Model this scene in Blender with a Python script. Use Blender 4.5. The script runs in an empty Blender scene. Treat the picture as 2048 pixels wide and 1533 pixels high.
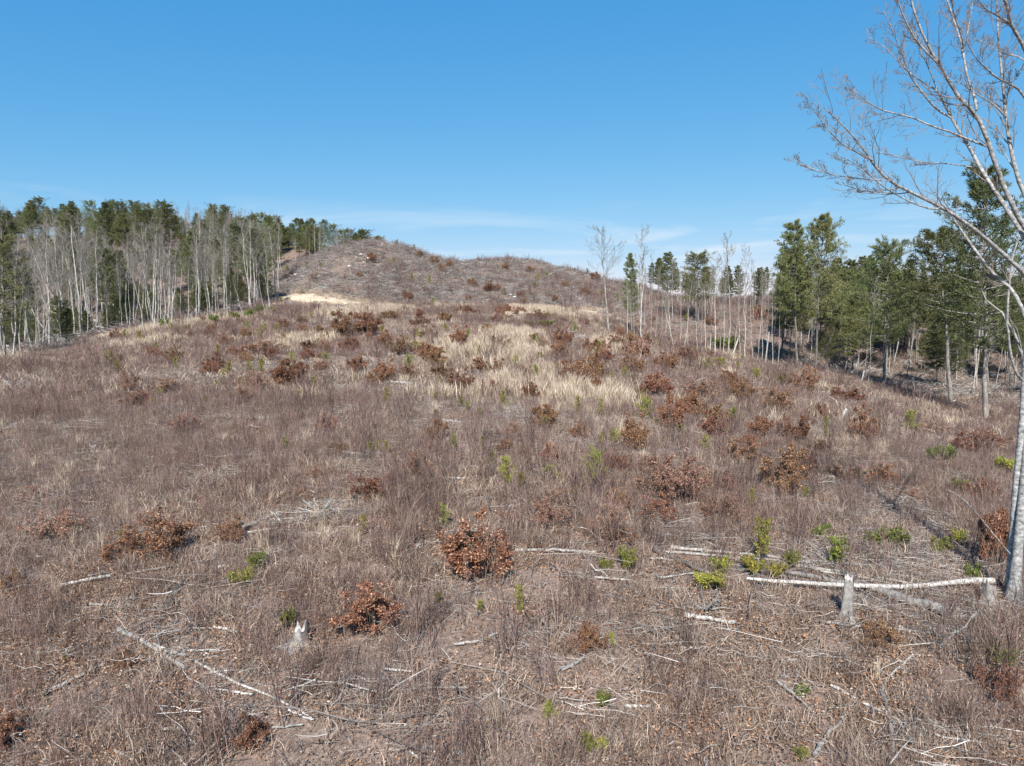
import bpy, math, random
import numpy as np
R = math.radians
rng = np.random.default_rng(7)
random.seed(7)
sc = bpy.context.scene
col = sc.collection

# ------------------------------------------------------------------ camera, sky, sun, exposure
F = 1368.0                      # focal length in pixels of a 2048 wide picture
PITCH = R(6.0)
CZ = 9.6
cam_d = bpy.data.cameras.new('camera')
cam_d.sensor_width = 36.0
cam_d.lens = F / 2048 * 36.0
cam_d.clip_start = 0.1
cam_d.clip_end = 9000
cam = bpy.data.objects.new('camera', cam_d)
col.objects.link(cam)
cam.location = (0, 0, CZ)
cam.rotation_euler = (R(90) - PITCH, 0, 0)
sc.camera = cam

SUN_EL, SUN_OFF = R(42), R(-9)
SKY_CURVE = [(1.25, .245), (.6, .975), (.314, 2.24)]
w = bpy.data.worlds.new('World')
sc.world = w
w.use_nodes = True
nt = w.node_tree
nt.nodes.clear()
def wn(t, **k):
    n = nt.nodes.new(t)
    for a, b in k.items(): setattr(n, a, b)
    return n
sky = wn('ShaderNodeTexSky', sky_type='NISHITA', sun_disc=False)
sky.sun_elevation = SUN_EL
sky.sun_rotation = math.pi - SUN_OFF
sky.altitude = 700
sky.air_density = 1.0
sky.dust_density = 0.0
sky.ozone_density = 1.6
bg = wn('ShaderNodeBackground')
bg.inputs['Strength'].default_value = 0.12
out = wn('ShaderNodeOutputWorld')
# thin cirrus low over the whole horizon
tc = wn('ShaderNodeTexCoord')
sep = wn('ShaderNodeSeparateXYZ')
mp = wn('ShaderNodeMapping')
mp.inputs['Scale'].default_value = (1.6, 1.6, 11.0)
mp.inputs['Rotation'].default_value = (0.10, 0.16, 0.3)
mp.inputs['Location'].default_value = (0.35, 0.2, 0.9)
no = wn('ShaderNodeTexNoise')
no.inputs['Scale'].default_value = 2.3
no.inputs['Detail'].default_value = 7
no.inputs['Roughness'].default_value = 0.58
no.inputs['Distortion'].default_value = 0.5
cr = wn('ShaderNodeValToRGB')
cr.color_ramp.elements[0].position = 0.49
cr.color_ramp.elements[1].position = 0.70
el = wn('ShaderNodeValToRGB')
e = el.color_ramp.elements
e[0].position = 0.0; e[0].color = (1, 1, 1, 1)
e[1].position = 0.155; e[1].color = (0, 0, 0, 1)
m = el.color_ramp.elements.new(0.08); m.color = (0.85, 0.85, 0.85, 1)
mul = wn('ShaderNodeMath', operation='MULTIPLY')
mul2 = wn('ShaderNodeMath', operation='MULTIPLY'); mul2.inputs[1].default_value = 1.0
# colour response of the camera, the same over the whole sky: one power curve for each channel
sepc = wn('ShaderNodeSeparateColor'); comb = wn('ShaderNodeCombineColor')
for ch, (pw, k_) in enumerate(SKY_CURVE):
    a_ = wn('ShaderNodeMath', operation='POWER'); a_.inputs[1].default_value = pw
    b_ = wn('ShaderNodeMath', operation='MULTIPLY'); b_.inputs[1].default_value = k_
    nt.links.new(sepc.outputs[ch], a_.inputs[0]); nt.links.new(a_.outputs[0], b_.inputs[0]); nt.links.new(b_.outputs[0], comb.inputs[ch])
mix = wn('ShaderNodeMixRGB')
mix.inputs[2].default_value = (3.9, 4.3, 4.75, 1)
L = nt.links.new
L(tc.outputs['Generated'], sep.inputs[0]); L(tc.outputs['Generated'], mp.inputs[0])
L(mp.outputs[0], no.inputs['Vector']); L(no.outputs['Fac'], cr.inputs[0])
L(sep.outputs['Z'], el.inputs[0]); L(cr.outputs[0], mul.inputs[0]); L(el.outputs[0], mul.inputs[1])
L(mul.outputs[0], mul2.inputs[0]); L(mul2.outputs[0], mix.inputs[0])
L(sky.outputs[0], sepc.inputs[0]); L(comb.outputs[0], mix.inputs[1])
L(mix.outputs[0], bg.inputs[0]); L(bg.outputs[0], out.inputs[0])

sun_d = bpy.data.lights.new('sun', 'SUN')
sun_d.energy = 5.0
sun_d.angle = R(0.53)
sun_d.color = (1.0, 0.955, 0.89)
sun = bpy.data.objects.new('sun', sun_d)
col.objects.link(sun)
sun.rotation_euler = (R(90) - SUN_EL, 0, SUN_OFF)
sun.location = (0, -40, 60)

sc.view_settings.view_transform = 'Standard'
sc.view_settings.look = 'None'
sc.view_settings.gamma = 1
sc.view_settings.exposure = 0.82
sc.view_settings.use_curve_mapping = False

# ------------------------------------------------------------------ terrain
def _hash(ix, iy, seed):
    n = (ix.astype(np.int64) * 374761393 + iy.astype(np.int64) * 668265263 + seed * 1442695041) & 0xFFFFFFFF
    n = ((n ^ (n >> 13)) * 1274126177) & 0xFFFFFFFF
    return ((n ^ (n >> 16)) & 0xFFFF) / 65535.0
def noise(x, y, s, seed=0):
    x = np.asarray(x, float) / s; y = np.asarray(y, float) / s
    ix, iy = np.floor(x), np.floor(y)
    fx, fy = x - ix, y - iy
    fx = fx * fx * (3 - 2 * fx); fy = fy * fy * (3 - 2 * fy)
    a = _hash(ix, iy, seed); b = _hash(ix + 1, iy, seed)
    c = _hash(ix, iy + 1, seed); d = _hash(ix + 1, iy + 1, seed)
    return (a * (1 - fx) + b * fx) * (1 - fy) + (c * (1 - fx) + d * fx) * fy
def fbm(x, y, s, seed=0):
    return (noise(x, y, s, seed) + .5 * noise(x, y, s / 2.1, seed + 1) + .25 * noise(x, y, s / 4.3, seed + 2)) / 1.75

ROWS = np.array([-90, 0, 10, 16, 22, 30, 45, 60, 80, 100, 120, 145, 170, 200, 240, 300, 420, 900, 4000.])
T = {
 -700: [-16,-10.2,-9.2,-8.4,-7.8,-7.5,-7.2,-6.9,-7.2,-9.0,-9.5,-6,-1,8,18,28,34,20,-120],
 0:    [-15,-10.0,-8.9,-7.9,-7.2,-6.8,-6.3,-5.8,-5.6,-7.0,-8.0,-5,1,10,21,31,34,10,-120],
 250:  [-15,-9.9,-8.7,-7.6,-6.9,-6.4,-5.9,-5.2,-4.2,-3.6,-3.6,-5,1,10,21,31,34,0,-120],
 450:  [-15,-9.8,-8.6,-7.5,-6.7,-6.2,-5.6,-4.8,-3.6,-2.2,-0.9,-1.3,2,9.5,19.5,30,30,-10,-120],
 560:  [-15,-9.7,-8.5,-7.4,-6.6,-6.1,-5.5,-4.6,-3.3,-1.8,-0.4,1.0,3.0,7,15,28,26,-20,-120],
 610:  [-15,-9.7,-8.5,-7.4,-6.6,-6.1,-5.5,-4.6,-3.3,-1.7,-0.2,1.5,5.0,11,17,28,25,-20,-120],
 660:  [-15,-9.7,-8.4,-7.3,-6.5,-6.0,-5.4,-4.5,-3.2,-1.5,0.0,2.0,8.0,16.5,18,27,22,-20,-120],
 760:  [-15,-9.6,-8.4,-7.2,-6.4,-5.9,-5.3,-4.4,-3.1,-1.3,0.2,2.0,9.0,19.3,18,15,8,-30,-120],
 900:  [-15,-9.6,-8.4,-7.2,-6.4,-5.9,-5.3,-4.4,-3.0,-1.2,0.2,1.2,7.0,14.5,15.5,10,0,-40,-120],
 1050: [-15,-9.6,-8.4,-7.2,-6.4,-5.9,-5.3,-4.4,-3.1,-1.4,0.1,0.7,5.5,12,16.6,12,0,-40,-120],
 1215: [-15,-9.6,-8.4,-7.3,-6.6,-6.2,-5.8,-5.1,-4.2,-3.3,-2.3,-0.6,2.5,7,10,7,-5,-40,-120],
 1350: [-15,-9.6,-8.5,-7.5,-6.9,-6.6,-6.5,-6.0,-5.6,-5.8,-6.3,-5,-1.5,2.5,5.5,3,-12,-45,-120],
 1500: [-15,-9.7,-8.6,-7.6,-7.1,-6.9,-7.0,-6.9,-7.2,-8.0,-9.0,-7.5,-3,1,4.5,2,-15,-45,-120],
 1650: [-15,-9.7,-8.7,-7.7,-7.3,-7.2,-7.6,-7.9,-8.6,-9.4,-11.0,-9,-4,1.5,5,2,-15,-45,-120],
 1800: [-15,-9.8,-8.7,-7.8,-7.5,-7.6,-8.4,-9.4,-10.3,-11.6,-12,-10,-6,0,3,2,-12,-45,-120],
 1975: [-15,-9.9,-8.8,-7.8,-7.6,-7.9,-9.4,-10.9,-12.3,-13.5,-13.5,-11,-6,0,4,4,-10,-45,-120],
 2300: [-16,-10.,-9.0,-8.1,-8.0,-8.5,-10.5,-12,-13.5,-14.5,-14,-10,-5,1,5,5,-10,-45,-120],
 2900: [-16,-10.,-9.0,-8.1,-8.0,-8.5,-10.5,-12,-13.5,-14.5,-14,-10,-5,1,5,5,-10,-45,-120],
}
COLS = np.array([(k - 1024) / F for k in sorted(T)])
TAB = np.array([T[k] for k in sorted(T)])
def herm_slopes(x, y):          # monotone-limited slopes along the last axis
    h = np.diff(x); d = np.diff(y, axis=-1) / h
    m = np.zeros_like(y)
    a, b = d[..., :-1], d[..., 1:]
    s = (a * h[1:] + b * h[:-1]) / (h[1:] + h[:-1])
    lim = 2.2 * np.minimum(abs(a), abs(b))
    same = a * b > 0
    m[..., 1:-1] = np.where(same, np.sign(s) * np.minimum(abs(s), lim), s * 0.0)
    m[..., 0] = d[..., 0]; m[..., -1] = d[..., -1]
    return m
MR = herm_slopes(ROWS, TAB)
def base_h(a, Y):
    a = np.clip(a, COLS[0], COLS[-1]); Y = np.clip(Y, ROWS[0], ROWS[-1])
    j = np.clip(np.searchsorted(ROWS, Y, side='right') - 1, 0, len(ROWS) - 2)
    h = ROWS[j + 1] - ROWS[j]; t = (Y - ROWS[j]) / h
    h00 = 2*t**3 - 3*t**2 + 1; h10 = t**3 - 2*t**2 + t; h01 = -2*t**3 + 3*t**2; h11 = t**3 - t**2
    def ev(i): return h00*TAB[i, j] + h10*h*MR[i, j] + h01*TAB[i, j+1] + h11*h*MR[i, j+1]
    i = np.clip(np.searchsorted(COLS, a, side='right') - 1, 0, len(COLS) - 2)
    i0 = np.clip(i - 1, 0, None); i3 = np.clip(i + 2, None, len(COLS) - 1)
    p0, p1, p2, p3 = ev(i0), ev(i), ev(i + 1), ev(i3)
    x0, x1, x2, x3 = COLS[i0], COLS[i], COLS[i + 1], COLS[i3]
    H = x2 - x1; s = (a - x1) / H
    m1 = (p2 - p0) / np.maximum(x2 - x0, 1e-6); m2 = (p3 - p1) / np.maximum(x3 - x1, 1e-6)
    return (2*s**3 - 3*s**2 + 1)*p1 + (s**3 - 2*s**2 + s)*H*m1 + (-2*s**3 + 3*s**2)*p2 + (s**3 - s**2)*H*m2
def H(X, Y):
    X = np.asarray(X, float); Y = np.asarray(Y, float)
    a = X / np.maximum(Y, 9.0)
    z = base_h(a, Y) + CZ
    far = np.clip((Y - 120) / 80, 0, 1)
    z = z + (fbm(X, Y, 7, 3) - .5) * .45 + (noise(X, Y, 1.3, 9) - .5) * .12 + (fbm(X, Y, 17, 5) - .5) * 2.8 * far + (noise(X, Y, 6, 6) - .5) * .9 * far
    return z
cp, sp = math.cos(PITCH), math.sin(PITCH)
def P(px, py, Y):               # the point a depth Y away along a line of sight
    u = (px - 1024) / F; v = (766.5 - py) / F
    d = np.array([u, cp + v * sp, -sp + v * cp]); d = d / d[1]
    return np.array([0, 0, CZ]) + d * Y
YS = np.exp(np.linspace(math.log(6), math.log(430), 1600))
def at(px, py):                 # where a line of sight meets the ground
    u = (px - 1024) / F; v = (766.5 - py) / F
    d = np.array([u, cp + v * sp, -sp + v * cp]); d = d / d[1]
    pts = np.array([0, 0, CZ]) + YS[:, None] * d
    g = H(pts[:, 0], pts[:, 1])
    k = np.argmax(pts[:, 2] < g)
    if not (pts[:, 2] < g).any(): k = np.argmin(np.where(YS > 60, pts[:, 2] - g, 1e9))
    return np.array([pts[k, 0], pts[k, 1], g[k]])

# ------------------------------------------------------------------ helpers
def nrm(v): return v / np.maximum(np.linalg.norm(v, axis=-1, keepdims=True), 1e-9)
class MB:
    def __init__(s): s.v = []; s.q = []; s.t = []; s.tone = []; s.n = 0
    def add(s, v, q=None, t=None, tone=None):
        v = np.asarray(v, float).reshape(-1, 3)
        if q is not None and len(q): s.q.append(np.asarray(q).reshape(-1, 4) + s.n)
        if t is not None and len(t): s.t.append(np.asarray(t).reshape(-1, 3) + s.n)
        s.v.append(v)
        s.tone.append(np.full(len(v), .5) if tone is None else np.broadcast_to(np.asarray(tone, float), (len(v),)).copy())
        s.n += len(v)
    def tubes(s, Pt, Rd, k=3, tone=None, caps=False):
        Pt = np.asarray(Pt, float); Rd = np.asarray(Rd, float)
        if Pt.ndim == 2: Pt = Pt[None]; Rd = Rd[None]
        N, n, _ = Pt.shape
        tan = nrm(np.gradient(Pt, axis=1))
        ref = np.where(abs(tan[..., 2:3]) > .9, np.array([1., 0, 0]), np.array([0, 0, 1.]))
        u = nrm(np.cross(tan, ref)); w_ = np.cross(tan, u)
        an = np.arange(k) * 2 * np.pi / k
        v = Pt[:, :, None] + Rd[:, :, None, None] * (np.cos(an)[:, None] * u[:, :, None] + np.sin(an)[:, None] * w_[:, :, None])
        i = np.arange(N)[:, None, None] * n * k + np.arange(n - 1)[None, :, None] * k
        j = np.arange(k)[None, None, :]; j2 = (j + 1) % k
        q = np.stack([i + j, i + j2, i + k + j2, i + k + j], -1)
        tn = None if tone is None else np.repeat(np.asarray(tone, float), n * k)
        s.add(v, q=q, tone=tn)
        if caps:
            for e_ in (0, n - 1):
                for b in range(N):
                    c0 = s.n; ring = v[b, e_]
                    s.add(np.vstack([ring, ring.mean(0)]), t=[(x, (x + 1) % k, k) for x in range(k)], tone=.95)
    def blades(s, b, d, ln, wd, tone, flat=None):      # leaf or needle: a folded diamond
        b = np.asarray(b, float); N = len(b); d = nrm(np.asarray(d, float))
        rd = rng.normal(size=(N, 3)) if flat is None else flat
        sd = nrm(np.cross(d, rd)); nn = np.cross(sd, d)
        ln = np.broadcast_to(ln, (N,))[:, None]; wd = np.broadcast_to(wd, (N,))[:, None]
        p1 = b; p2 = b + d * ln * .5 + sd * wd * .5 + nn * wd * .2
        p3 = b + d * ln; p4 = b + d * ln * .5 - sd * wd * .5 + nn * wd * .2
        i = np.arange(N)[:, None] * 4
        s.add(np.stack([p1, p2, p3, p4], 1), t=np.concatenate([i + [0, 1, 2], i + [0, 2, 3]]), tone=np.repeat(tone, 4))
    def spikes(s, b, d, ln, wd, tone):                 # needle tuft blade: one triangle
        b = np.asarray(b, float); N = len(b); d = nrm(np.asarray(d, float))
        sd = nrm(np.cross(d, rng.normal(size=(N, 3))))
        ln = np.broadcast_to(ln, (N,))[:, None]; wd = np.broadcast_to(wd, (N,))[:, None]
        i = np.arange(N)[:, None] * 3
        s.add(np.stack([b - sd * wd * .5, b + sd * wd * .5, b + d * ln], 1), t=i + [0, 1, 2], tone=np.repeat(tone, 3))
    def mesh(s, name, mat, smooth=False):
        me = bpy.data.meshes.new(name)
        v = np.concatenate(s.v); tone = np.concatenate(s.tone)
        q = np.concatenate(s.q) if s.q else np.zeros((0, 4), int)
        t = np.concatenate(s.t) if s.t else np.zeros((0, 3), int)
        me.vertices.add(len(v)); me.vertices.foreach_set('co', v.ravel())
        lp = np.concatenate([q.ravel(), t.ravel()]).astype(np.int32)
        st = np.concatenate([np.arange(len(q)) * 4, len(q) * 4 + np.arange(len(t)) * 3]).astype(np.int32)
        me.loops.add(len(lp)); me.loops.foreach_set('vertex_index', lp)
        me.polygons.add(len(st)); me.polygons.foreach_set('loop_start', st)
        at_ = me.attributes.new('tone', 'FLOAT', 'POINT'); at_.data.foreach_set('value', tone.astype(np.float32))
        me.materials.append(mat)
        me.update(calc_edges=True)
        if smooth: me.polygons.foreach_set('use_smooth', np.ones(len(st), bool))
        return me

def spawn(Pt, Rd, k, t0, t1, ang, ratio, up, wob, m, rr=.55, rmin=.004, fall=.5, jit=.3):
    """k children on every parent polyline."""
    N, n, _ = Pt.shape
    Lp = np.linalg.norm(np.diff(Pt, axis=1), axis=2).sum(1)
    pi = np.repeat(np.arange(N), k); M = len(pi)
    t = (np.tile((np.arange(k) + .5) / k, N) + rng.uniform(-.5, .5, M) / k) * (t1 - t0) + t0
    f = np.clip(t, 0, .999) * (n - 1); i = f.astype(int); fr = (f - i)[:, None]
    b = Pt[pi, i] * (1 - fr) + Pt[pi, i + 1] * fr
    tg = nrm(Pt[pi, i + 1] - Pt[pi, i])
    r0 = (Rd[pi, i] * (1 - fr[:, 0]) + Rd[pi, i + 1] * fr[:, 0]) * rr
    pr = nrm(np.cross(tg, rng.normal(size=(M, 3))))
    A = np.radians(ang) * rng.uniform(1 - jit, 1 + jit, M)[:, None]
    d = nrm(tg * np.cos(A) + pr * np.sin(A) + np.array([0, 0, up]))
    Ln = Lp[pi] * ratio * (1 - fall * t) * rng.uniform(.6, 1.25, M)
    pts = [b]
    for q in range(m - 1):
        pts.append(pts[-1] + d * (Ln / (m - 1))[:, None])
        d = nrm(d + rng.normal(size=(M, 3)) * wob + np.array([0, 0, up * .5]))
    rad = np.maximum(r0[:, None] * np.linspace(1, .25, m)[None], rmin)
    return np.stack(pts, 1), rad

def link(name, data, parent=None):
    o = bpy.data.objects.new(name, data); col.objects.link(o)
    if parent: o.parent = parent
    return o
def tag(o, label=None, cat=None, group=None, kind=None):
    if label: o['label'] = label
    if cat: o['category'] = cat
    if group: o['group'] = group
    if kind: o['kind'] = kind
    return o
CLR = []                        # ground kept free of tall weeds: round shrubs, logs, stumps
def thing(name, parts, loc, label, cat, group=None, rz=0., s=1., tilt=(0, 0)):
    """parts: list of (part name, mesh)."""
    o = link(name, None)
    o.empty_display_size = .2
    o.location = loc; o.rotation_euler = (tilt[0], tilt[1], rz); o.scale = (s, s, s) if np.isscalar(s) else s
    tag(o, label, cat, group)
    if loc[1] < 60 and cat in ('shrub', 'sapling', 'stump', 'branch'): CLR.append((loc[0], loc[1], {'shrub': .75, 'sapling': .4, 'stump': .6, 'branch': .7}[cat] * (1 if np.isscalar(s) else max(.6, s[0]))))
    for pn, me in parts: link(pn, me, o)
    return o

# ------------------------------------------------------------------ materials
def lin(c): return tuple((x / 255 / 12.92 if x <= 10 else ((x / 255 + .055) / 1.055) ** 2.4) for x in c) + (1,)
def newmat(name):
    m_ = bpy.data.materials.new(name); m_.use_nodes = True
    n = m_.node_tree.nodes; b = n['Principled BSDF']
    b.inputs['Roughness'].default_value = .9
    if 'Specular IOR Level' in b.inputs: b.inputs['Specular IOR Level'].default_value = .15
    return m_, m_.node_tree, b
def ramp(t, stops):
    r = t.nodes.new('ShaderNodeValToRGB'); el_ = r.color_ramp.elements
    el_[0].position, el_[0].color = stops[0][0], stops[0][1]
    el_[1].position, el_[1].color = stops[-1][0], stops[-1][1]
    for p_, c in stops[1:-1]:
        x = el_.new(p_); x.color = c
    return r
def tonemat(name, stops, vary=.35, trans=0., rough=.9, huev=.0):
    """colour by the mesh's own tone attribute, value varied from plant to plant."""
    m_, t, b = newmat(name)
    a = t.nodes.new('ShaderNodeAttribute'); a.attribute_name = 'tone'
    r = ramp(t, stops); t.links.new(a.outputs['Fac'], r.inputs[0])
    oi = t.nodes.new('ShaderNodeObjectInfo')
    mr = t.nodes.new('ShaderNodeMapRange'); mr.inputs['To Min'].default_value = 1 - vary; mr.inputs['To Max'].default_value = 1 + vary
    t.links.new(oi.outputs['Random'], mr.inputs[0])
    h = t.nodes.new('ShaderNodeHueSaturation')
    t.links.new(r.outputs[0], h.inputs['Color']); t.links.new(mr.outputs[0], h.inputs['Value'])
    if huev:
        m2 = t.nodes.new('ShaderNodeMath'); m2.operation = 'MULTIPLY'; m2.inputs[1].default_value = 7.13
        m3 = t.nodes.new('ShaderNodeMath'); m3.operation = 'FRACT'
        m4 = t.nodes.new('ShaderNodeMapRange'); m4.inputs['To Min'].default_value = .5 - huev; m4.inputs['To Max'].default_value = .5 + huev
        t.links.new(oi.outputs['Random'], m2.inputs[0]); t.links.new(m2.outputs[0], m3.inputs[0]); t.links.new(m3.outputs[0], m4.inputs[0])
        t.links.new(m4.outputs[0], h.inputs['Hue'])
    t.links.new(h.outputs[0], b.inputs['Base Color'])
    b.inputs['Roughness'].default_value = rough
    if trans:
        tr = t.nodes.new('ShaderNodeBsdfTranslucent'); mx = t.nodes.new('ShaderNodeMixShader'); mx.inputs[0].default_value = trans
        t.links.new(h.outputs[0], tr.inputs[0]); t.links.new(b.outputs[0], mx.inputs[1]); t.links.new(tr.outputs[0], mx.inputs[2])
        t.links.new(mx.outputs[0], t.nodes['Material Output'].inputs[0])
    return m_
def barkmat(name, c1, c2, c3, scale=6., stretch=(1, 1, .3), vary=.2, bump=.4):
    m_, t, b = newmat(name)
    tc_ = t.nodes.new('ShaderNodeTexCoord'); mp_ = t.nodes.new('ShaderNodeMapping'); mp_.inputs['Scale'].default_value = stretch
    n1 = t.nodes.new('ShaderNodeTexNoise'); n1.inputs['Scale'].default_value = scale; n1.inputs['Detail'].default_value = 6; n1.inputs['Roughness'].default_value = .65
    r = ramp(t, [(.3, c1), (.5, c2), (.68, c3)])
    oi = t.nodes.new('ShaderNodeObjectInfo'); mr = t.nodes.new('ShaderNodeMapRange')
    mr.inputs['To Min'].default_value = 1 - vary; mr.inputs['To Max'].default_value = 1 + vary
    h = t.nodes.new('ShaderNodeHueSaturation')
    bp = t.nodes.new('ShaderNodeBump'); bp.inputs['Strength'].default_value = bump; bp.inputs['Distance'].default_value = .02
    K = t.links.new
    K(tc_.outputs['Object'], mp_.inputs[0]); K(mp_.outputs[0], n1.inputs['Vector']); K(n1.outputs['Fac'], r.inputs[0])
    K(oi.outputs['Random'], mr.inputs[0]); K(mr.outputs[0], h.inputs['Value']); K(r.outputs[0], h.inputs['Color'])
    K(h.outputs[0], b.inputs['Base Color']); K(n1.outputs['Fac'], bp.inputs['Height']); K(bp.outputs[0], b.inputs['Normal'])
    return m_
c = lambda *a: (a[0], a[1], a[2], 1)
M_PALE = barkmat('pale_bark', c(.15, .14, .125), c(.33, .31, .28), c(.52, .495, .45), 5, vary=.3)
M_TWIG = barkmat('twig_bark', c(.14, .122, .105), c(.22, .198, .17), c(.30, .272, .24), 2, vary=.25, bump=0)
M_PINEBARK = barkmat('pine_bark', c(.07, .062, .055), c(.16, .145, .13), c(.30, .275, .25), 5, vary=.3)
M_BIGBARK = barkmat('big_tree_bark', c(.055, .055, .055), c(.25, .245, .235), c(.46, .45, .435), 8, (1, 1, 1.6), vary=.12, bump=.9)
M_DARKWOOD = barkmat('dark_wood', c(.05, .045, .04), c(.10, .088, .078), c(.17, .15, .135), 9, vary=.2)
M_LOG = barkmat('weathered_log', c(.12, .11, .10), c(.33, .308, .282), c(.54, .51, .47), 9, (1, 1, 1), vary=.25, bump=.9)
M_GREYLOG = barkmat('grey_log', c(.13, .12, .11), c(.25, .232, .215), c(.38, .355, .33), 7, (1, 1, 1), vary=.25, bump=.7)
M_ROCK = barkmat('pale_rock', c(.30, .29, .27), c(.52, .50, .47), c(.68, .66, .62), 4, (1, 1, 1), vary=.15, bump=.8)
M_STEM = tonemat('shrub_stem', [(0, c(.07, .055, .045)), (1, c(.20, .165, .14))], .25)
M_WEED = tonemat('weed_stem', [(0, c(.052, .03, .027)), (.5, c(.16, .098, .083)), (1, c(.33, .245, .21))], .45, huev=.014)
M_STRAW = tonemat('straw', [(0, c(.29, .215, .155)), (.5, c(.47, .375, .275)), (1, c(.66, .56, .44))], .2, .15)
M_DRYGRASS = tonemat('dry_grass', [(0, c(.15, .105, .082)), (.5, c(.285, .212, .165)), (1, c(.47, .375, .295))], .3, .1)
M_LITTER = tonemat('leaf_litter', [(0, c(.10, .06, .04)), (.35, c(.24, .13, .075)), (.6, c(.36, .20, .11)), (.8, c(.36, .28, .21)), (1, c(.55, .48, .41))], .15)
M_SLASH = tonemat('slash_wood', [(0, c(.08, .068, .06)), (.5, c(.22, .198, .18)), (1, c(.50, .47, .43))], .3)
M_OAK = tonemat('oak_leaf', [(0, c(.07, .03, .02)), (.45, c(.195, .098, .056)), (.8, c(.33, .18, .103)), (1, c(.52, .33, .21))], .22, .12, .6, huev=.014)
M_OAKPALE = tonemat('oak_leaf_faded', [(0, c(.14, .075, .052)), (.5, c(.27, .155, .108)), (1, c(.45, .29, .21))], .22, .15, .7, huev=.01)
M_SAP = tonemat('sapling_needle', [(0, c(.09, .09, .022)), (.5, c(.235, .225, .05)), (1, c(.43, .385, .10))], .3, .2, .6, huev=.03)
M_LAUREL = tonemat('laurel_leaf', [(0, c(.045, .06, .016)), (.5, c(.15, .17, .04)), (.8, c(.34, .32, .06)), (1, c(.55, .44, .07))], .15, .15, .45, huev=.025)
M_PINE = tonemat('pine_needle', [(0, c(.048, .06, .03)), (.5, c(.142, .155, .064)), (1, c(.30, .295, .12))], .32, .28, .6, huev=.022)

# ------------------------------------------------------------------ ground sheet
a_s = np.concatenate([np.linspace(-1.75, -.85, 40)[:-1], np.linspace(-.85, .85, 330), np.linspace(.85, 1.75, 40)[1:]])
y_s = np.concatenate([np.linspace(-90, 5, 34)[:-1], np.exp(np.linspace(math.log(5), math.log(430), 420)), np.exp(np.linspace(math.log(430), math.log(4000), 40))[1:]])
AA, YY = np.meshgrid(a_s, y_s)
XX = AA * np.sqrt(YY ** 2 + 40.0 ** 2 * np.exp(-np.maximum(YY, 0) / 14))
ZZ = H(XX, YY)
g = MB()
nr, nc = AA.shape
ii = (np.arange(nr - 1)[:, None] * nc + np.arange(nc - 1)[None]).ravel()
g.add(np.stack([XX, YY, ZZ], -1), q=np.stack([ii, ii + 1, ii + nc + 1, ii + nc], 1))
gm, t, b = newmat('hillside_soil')
K = t.links.new
geo = t.nodes.new('ShaderNodeNewGeometry')
def tn(scale, detail=5, rough=.6, dist=0.):
    n = t.nodes.new('ShaderNodeTexNoise'); n.inputs['Scale'].default_value = scale; n.inputs['Detail'].default_value = detail
    n.inputs['Roughness'].default_value = rough; n.inputs['Distortion'].default_value = dist
    K(geo.outputs['Position'], n.inputs['Vector']); return n
nA, nB, nC, nD = tn(.09, 4), tn(.7, 5, .7), tn(7, 6, .75, .4), tn(28, 4, .8)
r1 = ramp(t, [(.30, c(.165, .115, .095)), (.5, c(.235, .172, .14)), (.7, c(.29, .225, .185))])      # soil and thatch
r2 = ramp(t, [(.32, c(.045, .032, .027)), (.46, c(.175, .12, .098)), (.58, c(.30, .215, .17)), (.72, c(.50, .425, .37))])  # fine litter
K(nB.outputs['Fac'], r1.inputs[0]); K(nC.outputs['Fac'], r2.inputs[0])
mx = t.nodes.new('ShaderNodeMixRGB'); mx.inputs[0].default_value = .7
K(r1.outputs[0], mx.inputs[1]); K(r2.outputs[0], mx.inputs[2])
r3 = ramp(t, [(.40, c(.26, .225, .195)), (.6, c(.27, .20, .165))])
K(nA.outputs['Fac'], r3.inputs[0])
mx2 = t.nodes.new('ShaderNodeMixRGB'); mx2.blend_type = 'MIX'; mx2.inputs[0].default_value = .25
K(mx.outputs[0], mx2.inputs[1]); K(r3.outputs[0], mx2.inputs[2])
r4 = ramp(t, [(.35, c(.35, .35, .35)), (.65, c(1.45, 1.42, 1.38))])
K(nD.outputs['Fac'], r4.inputs[0])
mx3 = t.nodes.new('ShaderNodeMixRGB'); mx3.blend_type = 'MULTIPLY'; mx3.inputs[0].default_value = .8
K(mx2.outputs[0], mx3.inputs[1]); K(r4.outputs[0], mx3.inputs[2]); K(mx3.outputs[0], b.inputs['Base Color'])
bp = t.nodes.new('ShaderNodeBump'); bp.inputs['Strength'].default_value = .9; bp.inputs['Distance'].default_value = .08
K(nC.outputs['Fac'], bp.inputs['Height']); K(bp.outputs[0], b.inputs['Normal'])
go = link('ground', g.mesh('ground', gm, True))
tag(go, 'brown cleared hillside ground covered in dead stems and litter', 'ground', kind='structure')

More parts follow.
